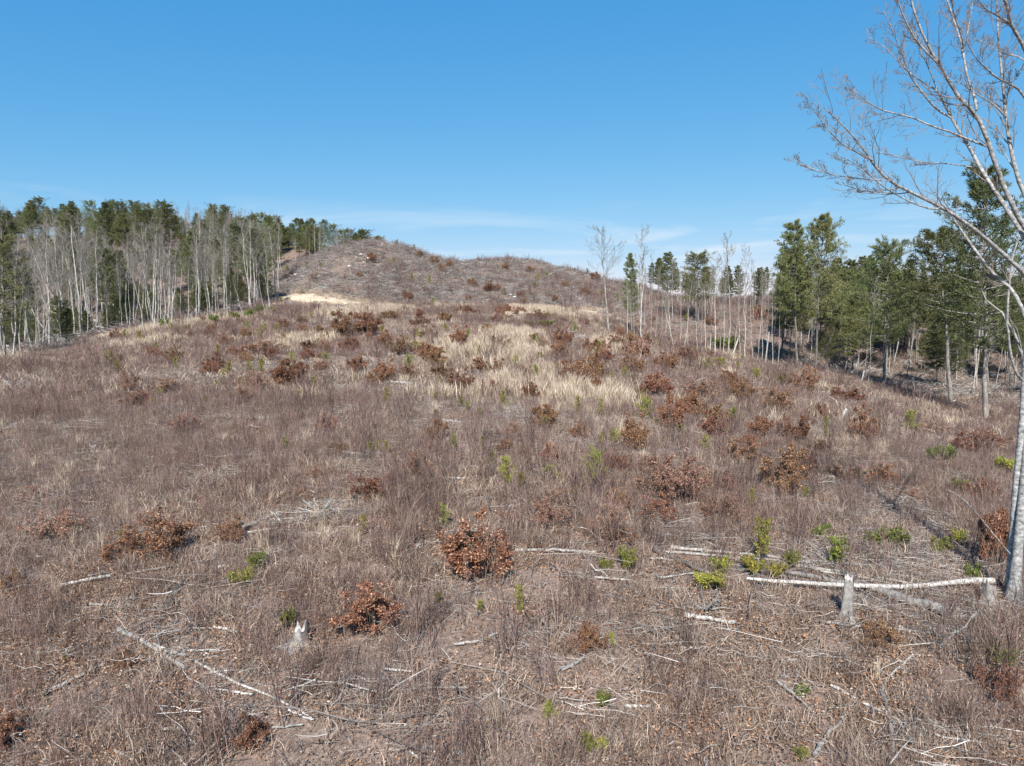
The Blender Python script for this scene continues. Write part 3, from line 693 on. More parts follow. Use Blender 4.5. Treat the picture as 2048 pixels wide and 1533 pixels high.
LB = [  # pixel path, depth change from, to, radius in pixels from, to
 ([(2062, 565), (2048, 543), (1997, 500), (1958, 464), (1920, 436), (1883, 413), (1840, 392), (1811, 378), (1781, 362), (1762, 346), (1745, 320), (1736, 300), (1703, 261), (1677, 235), (1654, 212)], .2, -2.4, 6.2, 1.0),
 ([(1745, 322), (1716, 306), (1680, 287), (1648, 254), (1621, 216)], -1.7, -2.9, 1.9, .7),
 ([(1781, 362), (1736, 360), (1670, 352), (1631, 341), (1595, 321)], -1.4, -1.0, 1.8, .6),
 ([(1882, 414), (1872, 421), (1833, 411), (1788, 388), (1755, 365), (1725, 335), (1690, 315)], -.8, -2.0, 2.6, .7),
 ([(1788, 388), (1768, 385), (1723, 383), (1677, 368)], -1.5, -.9, 1.5, .6),
 ([(2060, 660), (2048, 625), (2024, 574), (1993, 558), (1965, 523), (1938, 484), (1918, 452), (1905, 430)], .1, .9, 6.0, 2.4),
 ([(1905, 430), (1890, 421), (1868, 412)], .9, 1.1, 2.2, 1.0),
 ([(2064, 500), (2048, 470), (2022, 434), (1996, 391), (1960, 339), (1944, 300), (1924, 272), (1901, 235), (1885, 196), (1873, 176)], .2, 1.4, 7.0, 2.6),
 ([(1873, 178), (1858, 174), (1838, 160), (1816, 145), (1801, 131), (1783, 106), (1768, 92), (1740, 75)], 1.4, 2.2, 2.2, .7),
 ([(1873, 176), (1863, 150), (1853, 125), (1842, 105), (1838, 80), (1826, 60)], 1.4, 1.0, 2.0, .7),
 ([(1901, 235), (1875, 223), (1860, 204), (1848, 190), (1832, 166), (1822, 153), (1813, 125), (1807, 100), (1797, 78), (1785, 45), (1770, 15)], 1.0, .1, 3.0, .8),
 ([(1979, 295), (1936, 280), (1905, 264), (1873, 258), (1830, 237), (1807, 229), (1771, 223), (1748, 213), (1720, 192), (1700, 178)], .1, -1.6, 3.0, .7),
 ([(1954, 336), (1892, 327), (1846, 324), (1794, 310), (1755, 300)], .9, 1.8, 1.9, .6),
 ([(2066, 480), (2045, 456), (2009, 381), (1990, 326), (1981, 295), (1965, 250), (1953, 221), (1920, 202), (1905, 180), (1897, 158), (1883, 135), (1858, 96), (1840, 51), (1828, 21), (1815, -30)], .2, -1.0, 7.0, 2.0),
 ([(1875, 127), (1858, 110), (1836, 88), (1822, 65), (1807, 33), (1797, 2), (1790, -30)], -.7, -1.6, 2.5, 1.0),
 ([(1953, 221), (1950, 192), (1938, 164), (1931, 137), (1927, 94), (1916, 65), (1905, 33), (1890, -10), (1880, -50)], -.3, .6, 3.8, 1.4),
 ([(1927, 94), (1922, 68), (1910, 33), (1901, 0), (1896, -30)], .1, -.6, 2.2, 1.0),
 ([(1927, 100), (1935, 82), (1938, 55), (1948, 20), (1952, -20)], .1, .9, 1.8, .7),
 ([(2070, 420), (2048, 400), (2029, 332), (2022, 300), (2016, 260), (2012, 231), (2008, 186), (2002, 125), (1995, 84), (1997, 35), (1990, -20)], .3, 1.6, 6.5, 1.8),
 ([(2012, 235), (1993, 213), (1971, 198), (1951, 184), (1924, 162), (1901, 155)], .9, .3, 2.6, .7),
 ([(2012, 214), (2016, 190), (2022, 170), (2045, 135)], 1.0, .5, 2.0, 1.0),
 ([(2072, 260), (2048, 184), (2018, 168), (1991, 158), (1969, 135), (1948, 117), (1930, 85)], .2, -1.3, 3.6, .8),
 ([(2070, 160), (2048, 92), (2026, 61), (2018, 41), (2010, 0), (2004, -40)], .3, -.5, 5.0, 2.5),
 ([(2072, 150), (2048, 119), (2026, 112), (2002, 110), (1981, 98), (1959, 86)], .3, 1.2, 2.2, .7),
 ([(2018, 45), (1997, 33), (1977, 23), (1961, 6), (1950, -20)], -.2, -1.0, 2.4, .8),
 ([(2029, 340), (2010, 310), (1994, 287), (1985, 262)], .6, 1.2, 1.8, .7),
 ([(2044, 760), (2036, 752), (2028, 736), (2019, 700), (2013, 655), (2010, 640)], .1, -.4, 4.5, 2.2),
 ([(2020, 1108), (1996, 1080), (1965, 1040), (1935, 1005), (1910, 985), (1890, 976)], .0, -1.1, 2.4, .7),
 # limbs on the far side of the tree
 ([(2070, 620), (2140, 520), (2210, 420), (2280, 330), (2350, 280)], .2, 2.5, 3.4, 1),
 ([(2082, 440), (2170, 330), (2230, 220), (2270, 90)], .4, -.8, 3, 1),
 ([(2072, 330), (2110, 220), (2140, 90), (2150, -60)], .3, 2.4, 2.6, 1),
]
rng = np.random.default_rng(77)
tm, tw = MB(), MB()
tm.tubes(tr1[0], tr1[1], 12); tm2 = MB(); tm2.tubes(tr2[0], tr2[1], 12)
lp, lr = [], []
for pix, d0, d1, ra, rb in LB:
    q, r_ = limb(pix, d0, d1, ra * px1 * .7, rb * px1 * .75)
    q = q + np.cumsum(rng.normal(size=q.shape) * .008, 0) * np.linspace(0, 1, 14)[:, None]
    lp.append(q); lr.append(r_)
lp, lr = np.array(lp), np.array(lr)
LIMB = []
for q, r_ in zip(lp, lr):
    x = MB(); x.tubes(q, r_, 7); LIMB.append(x)
ends = np.array([i for i in range(len(LB)) if i not in (26, 27)])
s1, q1 = spawn(lp[ends], lr[ends], 17, .28, 1, 40, .21, .2, .13, 7, rr=.42, rmin=.0045, fall=.35)
tw.tubes(s1, q1, 4)
s2, q2 = spawn(s1, q1, 6, .2, 1, 40, .5, .1, .18, 5, rr=.6, rmin=.0034)
tw.tubes(s2, q2, 3)
s3, q3 = spawn(s2, q2, 5, .2, 1, 42, .45, .12, .2, 4, rr=.7, rmin=.0026)
tw.tubes(s3, q3, 3)
root = link('bare_tree', None); root.location = foot
tag(root, 'big two-stemmed bare tree with silvery mottled bark and wide spreading limbs', 'tree')
M_TWIG2 = barkmat('big_tree_twig', c(.12, .10, .09), c(.20, .165, .145), c(.28, .235, .21), 3, vary=.05, bump=0)
for nm, mb, mt in [('trunk', tm, M_BIGBARK), ('trunk', tm2, M_BIGBARK), ('twigs', tw, M_TWIG2)] + [('limb', x, M_BIGBARK) for x in LIMB]:
    mb.v = [v - foot for v in mb.v]
    o = link(nm, mb.mesh('big_' + nm, mt, True), root)
    if nm == 'twigs': o['kind'] = 'stuff'

# small pale dead tree in front of the tall pine, beside the big tree
dd = MB()
DY = BY + 9
def dl(pix, ra, rb, dy=0.):
    pts = np.array([P(x, y, DY + dy * k / len(pix)) for k, (x, y) in enumerate(pix)])
    dd.tubes(pts, np.linspace(ra, rb, len(pix)) * DY / F, 5)
    return pts
g0 = at(2050, 900)
dfoot = P(2058, 930, DY); dfoot[2] = float(H(dfoot[0], dfoot[1]))
dd.tubes(np.array([dfoot, P(2056, 800, DY), P(2046, 712, DY)]), np.array([5, 4.5, 4]) * DY / F, 6)
dl([(2046, 712), (2040, 700), (2030, 670), (2014, 644), (2016, 600), (2020, 554), (2026, 510), (2040, 468)], 3.6, 1.2)
dl([(2016, 648), (2004, 625), (1990, 615), (1972, 600), (1965, 583)], 2.2, .8, .8)
dl([(2030, 670), (2024, 650), (2018, 632)], 1.6, .7, -.5)
dl([(2044, 705), (2034, 660), (2022, 640)], 1.6, .7, -.8)
dl([(2020, 560), (2026, 545), (2038, 535)], 1.3, .6, .4)
dd.v = [v - dfoot for v in dd.v]
dr = thing('dead_tree', [('trunk', dd.mesh('dead_small', M_LOG))], dfoot, 'small pale dead tree with crooked branches behind the big silvery tree', 'tree')

# ------------------------------------------------------------------ scatter helper for uncountable ground cover
def scatter(name, meshes, X, Y, s, label, cat, tilt=.12, dz=0., idx=None):
    N = len(X)
    pm = bpy.data.meshes.new(name)
    pm.vertices.add(N)
    co = np.stack([X, Y, H(X, Y) + dz], 1); pm.vertices.foreach_set('co', co.ravel())
    rot = np.stack([rng.normal(0, tilt, N), rng.normal(0, tilt, N), rng.uniform(0, 6.283, N)], 1)
    A = pm.attributes.new('rot', 'FLOAT_VECTOR', 'POINT'); A.data.foreach_set('vector', rot.astype(np.float32).ravel())
    A = pm.attributes.new('scl', 'FLOAT', 'POINT'); A.data.foreach_set('value', np.asarray(s, np.float32))
    A = pm.attributes.new('idx', 'INT', 'POINT'); A.data.foreach_set('value', rng.integers(0, len(meshes), N).astype(np.int32))
    o = link(name, pm); tag(o, label, cat, kind='stuff')
    ng = bpy.data.node_groups.new(name, 'GeometryNodeTree')
    ng.interface.new_socket('Geometry', in_out='INPUT', socket_type='NodeSocketGeometry')
    ng.interface.new_socket('Geometry', in_out='OUTPUT', socket_type='NodeSocketGeometry')
    n = ng.nodes; gi = n.new('NodeGroupInput'); gout = n.new('NodeGroupOutput')
    jn = n.new('GeometryNodeJoinGeometry')
    for me in meshes:
        so = bpy.data.objects.new(name + '_source', me)
        oi = n.new('GeometryNodeObjectInfo'); oi.inputs['Object'].default_value = so; oi.inputs['As Instance'].default_value = True
        ng.links.new(oi.outputs['Geometry'], jn.inputs[0])
    ip = n.new('GeometryNodeInstanceOnPoints'); ip.inputs['Pick Instance'].default_value = True
    def na(nm, ty):
        x = n.new('GeometryNodeInputNamedAttribute'); x.data_type = ty; x.inputs['Name'].default_value = nm; return x.outputs[0]
    ng.links.new(gi.outputs[0], ip.inputs['Points']); ng.links.new(jn.outputs[0], ip.inputs['Instance'])
    ng.links.new(na('idx', 'INT'), ip.inputs['Instance Index'])
    e2r = n.new('FunctionNodeEulerToRotation'); ng.links.new(na('rot', 'FLOAT_VECTOR'), e2r.inputs[0]); ng.links.new(e2r.outputs[0], ip.inputs['Rotation'])
    ng.links.new(na('scl', 'FLOAT'), ip.inputs['Scale']); ng.links.new(ip.outputs[0], gout.inputs[0])
    md = o.modifiers.new('scatter', 'NODES'); md.node_group = ng
    return o
def field(Y0, Y1, dens, amax=None):
    if amax is None: amax = 1.45 if Y1 < 65 else (1.0 if Y1 < 160 else .86)
    """random points over the visible sector, dens a number of plants to the square metre."""
    n = int(amax * (Y1 ** 2 - Y0 ** 2) * dens)
    Y = np.sqrt(rng.uniform(Y0 ** 2, Y1 ** 2, n)); a = rng.uniform(-amax, amax, n)
    return a * Y, Y

def in_wood(X, Y):
    px = X / Y * F + 1024
    eL = np.interp(px, [-400, 0, 250, 450, 560, 570], [85, 92, 112, 128, 158, 400])
    eR = np.interp(px, [1500, 1510, 1700, 1900, 2300], [400, 128, 118, 104, 95])
    return (Y > eL) | ((Y > eR) & (Y < 190))
GP = [(1030, 672, 75, 12), (1035, 702, 45, 14), (740, 622, 75, 9), (690, 628, 40, 7), (1100, 790, 70, 30), (1150, 815, 70, 25), (1210, 800, 50, 25), (1000, 760, 40, 22), (960, 790, 60, 30),
      (860, 800, 50, 22), (610, 890, 35, 22), (830, 690, 30, 16), (930, 700, 60, 20), (235, 1030, 30, 45), (140, 1150, 35, 40), (900, 690, 40, 12), (320, 655, 45, 6), (445, 640, 60, 6),
      (280, 690, 25, 8), (1080, 760, 40, 18), (1440, 630, 35, 12), (1480, 660, 20, 10), (1220, 700, 30, 10), (1100, 622, 60, 5), (1740, 895, 22, 20), (1650, 880, 15, 18), (1500, 950, 20, 25), (1030, 720, 30, 20),
      (720, 1010, 60, 40), (660, 1060, 80, 50), (1000, 1450, 60, 50), (1240, 870, 40, 25), (600, 690, 60, 14), (1420, 940, 20, 20), (130, 960, 60, 40), (820, 1440, 60, 50)]
SP = [(1850, 1060, 90, 40), (1790, 1000, 60, 30), (1900, 1120, 90, 40), (1720, 1090, 120, 30), (1040, 830, 60, 25), (1140, 890, 40, 15), (850, 860, 80, 30), (1600, 1140, 220, 55), (530, 1050, 60, 20), (1280, 760, 60, 22), (800, 780, 60, 20), (1420, 1170, 80, 60), (330, 1290, 110, 40), (500, 1420, 100, 40),
      (690, 1020, 50, 20), (80, 770, 60, 20), (250, 760, 70, 14), (420, 770, 60, 15), (560, 700, 60, 14), (1700, 1230, 200, 50), (1850, 1150, 120, 60), (640, 650, 60, 10), (900, 740, 60, 16), (1350, 1060, 90, 30), (1350, 1260, 110, 40), (1700, 1430, 160, 60), (1380, 720, 60, 14)]
def blobs(lst):
    out_ = []
    for px, py, rx, ry in lst:
        p_ = at(px, py); out_.append((p_[0], p_[1], rx * p_[1] / F, max(.6, abs(at(px, min(py + ry, 1525))[1] - at(px, py - ry * .8)[1]) * .5)))
    return out_
GPB, SPB = blobs(GP), blobs(SP)
TRKP = np.concatenate(trk)[::3]
def ontrack(X, Y):
    v = np.zeros(len(X))
    for x, y, z_ in TRKP: v = np.maximum(v, np.exp(-((((X - x) / 3.2) ** 2 + ((Y - (y - 5)) / 11.0) ** 2) ** 2)))
    return v
def bl(X, Y, B):
    v = np.zeros(len(X))
    for x, y, rx, ry in B: v = np.maximum(v, np.exp(-(((X - x) / rx) ** 2 + ((Y - y) / ry) ** 2) * 1.1))
    return v

def stemclump(seed, n=14, Ht=1., spread=.22, branch=2, r=.0052):
    global rng
    rng = np.random.default_rng(seed)
    b = rng.normal(size=(n, 2)) * spread
    h = Ht * rng.uniform(.45, 1.15, n); ln = rng.normal(size=(n, 2)) * .14 + b * .25
    s_ = np.linspace(0, 1, 4)
    p1 = np.concatenate([b[:, None] + ln[:, None] * s_[None, :, None] * h[:, None, None] + rng.normal(size=(n, 4, 2)) * .02, (h[:, None] * s_)[..., None]], -1)
    r1_ = np.linspace(1, .5, 4)[None] * rng.uniform(.6, 1.25, n)[:, None] * r
    mb = MB(); tone = rng.random(n)
    mb.tubes(p1, r1_, 3, tone=tone)
    if branch:
        p2, r2_ = spawn(p1, r1_, branch, .3, .95, 35, .42, .25, .12, 3, rmin=r * .45)
        mb.tubes(p2, r2_, 3, tone=np.repeat(np.clip(tone + .1, 0, 1), branch))
    return mb.mesh('weed_clump', M_WEED)
def grassclump(seed, n=46, Ht=.9, spread=.1, lean=.25, mat=None, wd=.012):
    global rng
    rng = np.random.default_rng(seed)
    b = rng.normal(size=(n, 2)) * spread
    h = Ht * rng.uniform(.5, 1.1, n); ln = rng.normal(size=(n, 2)) * lean
    an = rng.uniform(0, 6.28, n); sd = np.stack([np.cos(an), np.sin(an), an * 0], 1) * wd * .5 * rng.uniform(.6, 1.4, n)[:, None]
    p0 = np.concatenate([b, np.zeros((n, 1))], 1); p1 = np.concatenate([b + ln * .35 * h[:, None], (h * .6)[:, None]], 1); p2 = np.concatenate([b + ln * h[:, None], h[:, None]], 1)
    i = np.arange(n)[:, None] * 5
    mb = MB()
    mb.add(np.stack([p0 - sd, p0 + sd, p1 + sd, p1 - sd, p2], 1), q=i + [0, 1, 2, 3], t=i + [3, 2, 4], tone=np.repeat(rng.random(n), 5))
    return mb.mesh('grass_clump', mat or M_STRAW)
def litter(seed, n=170, w_=1.2):
    global rng
    rng = np.random.default_rng(seed)
    b = np.concatenate([rng.uniform(-w_ / 2, w_ / 2, (n, 2)), rng.uniform(.0, .05, (n, 1))], 1)
    d = np.concatenate([rng.normal(size=(n, 2)), rng.normal(size=(n, 1)) * .3], 1)
    fl = np.concatenate([rng.normal(size=(n, 2)) * .45, np.ones((n, 1))], 1)
    mb = MB(); mb.blades(b, d, rng.uniform(.035, .085, n), rng.uniform(.02, .048, n), rng.random(n) ** 1.5 * .92, flat=fl)
    return mb.mesh('litter_patch', M_LITTER)
def slash(seed, n=26, w_=1.6, r=.011, ln=(.3, 1.8)):
    global rng
    rng = np.random.default_rng(seed)
    b = np.concatenate([rng.normal(size=(n, 2)) * w_ * .4, rng.uniform(.02, .16, (n, 1))], 1)
    main = rng.uniform(0, 3.14); an = main + rng.normal(size=n) * .6
    L_ = rng.uniform(ln[0], ln[1], n); d = np.stack([np.cos(an), np.sin(an), rng.normal(size=n) * .09], 1)
    s_ = np.linspace(-.5, .5, 4)
    p1 = b[:, None] + d[:, None] * (L_[:, None] * s_)[..., None] + rng.normal(size=(n, 4, 3)) * .025
    mb = MB(); mb.tubes(p1, np.linspace(1, .5, 4)[None] * (rng.uniform(.35, 1.5, n) ** 1.5)[:, None] * r, 4, tone=rng.random(n))
    return mb.mesh('slash_pile', M_SLASH)
SPROUT = [stemclump(130 + k, n=9, Ht=1.7, spread=.14, branch=6, r=.009) for k in range(4)]
SPROUTF = [stemclump(135 + k, n=16, Ht=1.9, spread=.4, branch=6, r=.016) for k in range(3)]
TWIGS = [slash(175 + k, n=34, w_=1.2, r=.0042, ln=(.1, .55)) for k in range(4)]
WEED = [stemclump(100 + k, Ht=[.9, 1.1, .7, 1.3, .8, 1.0][k], spread=[.25, .2, .3, .16, .28, .22][k]) for k in range(6)]
WEEDF = [stemclump(120 + k, n=22, Ht=1., spread=.4, r=.009) for k in range(4)]
STRAW = [grassclump(140 + k, Ht=[.9, 1.1, .75][k]) for k in range(3)]
STRAWF = [grassclump(150 + k, n=60, Ht=1.0, spread=.3, wd=.03) for k in range(3)]
TUFT = [grassclump(160 + k, n=40, Ht=.3, spread=.16, lean=.7, mat=M_DRYGRASS, wd=.012) for k in range(3)]
TUFTF = [grassclump(165 + k, n=40, Ht=.4, spread=.4, lean=.8, mat=M_DRYGRASS, wd=.035) for k in range(3)]
LITT = [litter(170 + k) for k in range(4)]
SLASH = [slash(180 + k, r=.009, n=30) for k in range(4)]
SLASHF = [slash(190 + k, n=34, w_=2.6, r=.026, ln=(.5, 2.6)) for k in range(4)]
rng = np.random.default_rng(99)
def sel(X, Y, p_):
    k = rng.random(len(X)) < p_
    return X[k], Y[k]
# dead weed stems
X, Y = field(38, 140, 2.3)
gp = bl(X, Y, GPB); spv = bl(X, Y, SPB); nz = fbm(X, Y, 14, 22) + .10 * np.clip((-.15 - X / Y) / .2, 0, 1)
X, Y = sel(X, Y, np.clip((nz - .34) * 3.0, .10, 1) * (1 - .8 * spv) * (1 - .85 * gp) * (1 - ontrack(X, Y)) * ~in_wood(X, Y))
scatter('dead_weeds', WEEDF, X, Y, rng.uniform(.3, .95, len(X)), 'purple-brown haze of dead stems over the upper slope', 'weeds')
X, Y = field(140, 290, .55)
nz = fbm(X, Y, 30, 23)
X, Y = sel(X, Y, np.clip((nz - .25) * 1.6, .1, 1) * (1 - ontrack(X, Y)))
scatter('dead_weeds', WEEDF, X, Y, rng.uniform(.8, 1.7, len(X)), 'brown dead brush covering the cleared hill beyond the track', 'weeds')
# tall bare sprouts standing above the weeds
X, Y = field(9, 60, .35)
X, Y = sel(X, Y, np.clip((fbm(X, Y, 9, 71) - .35) * 2.5, .05, 1) * (1 - .7 * bl(X, Y, SPB)))
scatter('bare_sprouts', SPROUT, X, Y, rng.uniform(.6, 1.15, len(X)), 'tall leafless reddish brown sprouts standing above the dead weeds', 'brush', .12)
X, Y = field(60, 230, .06)
X, Y = sel(X, Y, np.clip((fbm(X, Y, 16, 72) - .3) * 2.5, .1, 1) * (1 - ontrack(X, Y)) * ~in_wood(X, Y))
scatter('bare_sprouts', SPROUTF, X, Y, rng.uniform(.6, 1.3, len(X)), 'leafless brown sprouts dotted over the upper slope and hill', 'brush', .1)
# straw grass
X, Y = field(8, 42, 3.2)
X, Y = sel(X, Y, np.clip(bl(X, Y, GPB) * .6 + .25 * np.clip(fbm(X, Y, 4, 31) - .58, 0, 1) * 4 * .35, .008, 1))
scatter('straw_grass', STRAW, X, Y, rng.uniform(.4, .85, len(X)), 'pale straw grass tussocks scattered over the lower slope', 'grass', .1)
X, Y = field(42, 150, 2.0)
X, Y = sel(X, Y, np.clip(bl(X, Y, GPB) * 1.3 - .08 + .3 * np.clip(fbm(X, Y, 7, 32) - .56, 0, 1) * 3, .01, 1) * ~in_wood(X, Y))
scatter('straw_grass', STRAWF, X, Y, rng.uniform(.6, 1.25, len(X)), 'pale straw grass drifts over the upper slope below the track', 'grass', .1)
# grass along the track
for c_ in trk:
    k = rng.integers(0, len(c_), 900)
    X = c_[k, 0] + rng.normal(0, 1.2, 900); Y = c_[k, 1] + np.where(rng.random(900) < .3, -4.5, 4.5) + rng.normal(0, 1.2, 900)
    scatter('straw_grass', STRAWF, X, Y, rng.uniform(.2, .55, 900), 'straw grass fringing the dirt track', 'grass', .1)
# low dry grass mat
X, Y = field(7, 45, 11)
X, Y = sel(X, Y, np.clip((fbm(X, Y, 3, 41) - .3) * 2.4, .3, 1))
scatter('dry_grass', TUFT, X, Y, rng.uniform(.5, 1.3, len(X)), 'low matted tan dry grass between the dead stems', 'grass', .2)
X, Y = field(45, 150, 2.4)
X, Y = sel(X, Y, np.clip((fbm(X, Y, 9, 42) - .3) * 2.2, .1, 1) * (1 - ontrack(X, Y)))
scatter('dry_grass', TUFTF, X, Y, rng.uniform(.6, 1.3, len(X)), 'low matted dry grass over the upper slope', 'grass', .2)
# leaves on the ground
X, Y = field(7, 38, 4.2)
X, Y = sel(X, Y, np.clip((fbm(X, Y, 5, 51) - .2) * 2.2, .3, 1))
scatter('fallen_leaves', LITT, X, Y, rng.uniform(.8, 1.2, len(X)), 'fallen brown and tan leaves lying over the lower slope', 'leaves', .05, .015)
# small broken twigs everywhere underfoot
X, Y = field(7, 60, 2.4)
X, Y = sel(X, Y, np.clip((fbm(X, Y, 4, 61) - .2) * 2, .2, 1))
scatter('twig_litter', TWIGS, X, Y, rng.uniform(.7, 1.4, len(X)), 'small broken grey and brown twigs underfoot', 'twigs', .06, .01)
# logging slash
X, Y = field(8, 50, 1.0)
X, Y = sel(X, Y, np.clip(bl(X, Y, SPB) * .8 + .1, 0, 1))
scatter('logging_slash', SLASH, X, Y, rng.uniform(.5, 1.2, len(X)), 'weathered grey sticks and slash littering the lower slope', 'sticks', .05)
X, Y = field(50, 140, .4)
X, Y = sel(X, Y, np.clip(bl(X, Y, SPB) + .35, 0, 1) * ~in_wood(X, Y))
scatter('logging_slash', SLASHF, X, Y, rng.uniform(.3, .8, len(X)), 'grey sticks and slash littering the upper slope', 'sticks', .05)
X, Y = field(145, 250, 1.4)
kn = np.interp(X / Y * F + 1024, [540, 600, 760, 900, 1000, 1250, 1300], [.1, .8, 1, .9, .55, .35, .1])
X, Y = sel(X, Y, kn * (1 - ontrack(X, Y)))
scatter('logging_slash', SLASHF, X, Y, rng.uniform(.35, .95, len(X)), 'grey logging slash thick over the bald knoll', 'sticks', .22)
def combine(parts):
    mb_v, q_, off, mi, tn_ = [], [], 0, [], []
    me = bpy.data.meshes.new('far_tree')
    lpn, lst = [], []; nl = 0
    for k, (pn, p_) in enumerate(parts):
        v = np.empty(len(p_.vertices) * 3); p_.vertices.foreach_get('co', v); mb_v.append(v.reshape(-1, 3))
        l_ = np.empty(len(p_.loops), np.int32); p_.loops.foreach_get('vertex_index', l_); lpn.append(l_ + off)
        st = np.empty(len(p_.polygons), np.int32); p_.polygons.foreach_get('loop_start', st); lst.append(st + nl)
        tn = np.empty(len(p_.vertices), np.float32); p_.attributes['tone'].data.foreach_get('value', tn); tn_.append(tn)
        mi.append(np.full(len(st), k, np.int32)); off += len(p_.vertices); nl += len(l_)
        me.materials.append(p_.materials[0])
    v = np.concatenate(mb_v); me.vertices.add(len(v)); me.vertices.foreach_set('co', v.ravel())
    l_ = np.concatenate(lpn); me.loops.add(len(l_)); me.loops.foreach_set('vertex_index', l_)
    st = np.concatenate(lst); me.polygons.add(len(st)); me.polygons.foreach_set('loop_start', st)
    me.polygons.foreach_set('material_index', np.concatenate(mi))
    A = me.attributes.new('tone', 'FLOAT', 'POINT'); A.data.foreach_set('value', np.concatenate(tn_))
    me.update(calc_edges=True)
    return me
CB = {k: combine(BARE[k]) for k in (0, 1, 5)}; CP = {k: combine(PINE[k]) for k in (1, 2, 3)}
# wood on the hill behind, read as one mass
XY = np.array(REST)
X, Y = wood_xy(170, .36, 1.0, lambda p_: edgeR(p_) + 2, 85, .9)
scatter('wood_interior', [CB[0], CB[1], CB[5], CB[5], CP[3], CP[1]], X, Y, rng.uniform(.45, .85, len(X)), 'mass of thin bare trees and pines filling the gully stand', 'forest', .04)
scatter('wood_interior', [CB[0], CB[1], CB[5], CB[1]], XY[:, 0], XY[:, 1], rng.uniform(.6, 1.1, len(XY)), 'mass of bare trunks and twigs deep in the mixed wood', 'forest', .04)
X, Y = wood_xy(900, -1.0, -.33, lambda p_: edgeL(p_) + 82, 190, 1.0)
scatter('distant_forest', [CP[1], CP[2], CB[1], CB[5], CB[0], CB[0], CB[1], CB[5]], X, Y, rng.uniform(.45, .8, len(X)), 'mixed pine and bare forest covering the far hillside', 'forest', .03)
X, Y = wood_xy(260, .2, 1.0, lambda p_: 195, 70, 1.0)
scatter('distant_forest', [CB[1], CB[5], CB[0], CP[3]], X, Y, rng.uniform(.35, .6, len(X)), 'hazy bare forest along the low skyline beyond the gully', 'forest', .03)
# brush under the trees
X, Y = wood_xy(2600, -1.0, -.345, lambda p_: edgeL(p_) - 2, 60, 1.6)
scatter('wood_undergrowth', SLASHF + WEEDF, X, Y, rng.uniform(.6, 1.5, len(X)), 'tangled grey brush on the floor of the mixed wood', 'brush', .4)
X, Y = wood_xy(1500, .40, 1.0, lambda p_: edgeR(p_) - 14, 70, 1.)
scatter('wood_undergrowth', SLASHF + WEEDF, X, Y, rng.uniform(.6, 1.4, len(X)), 'tangled brush on the floor of the gully stand', 'brush', .4)

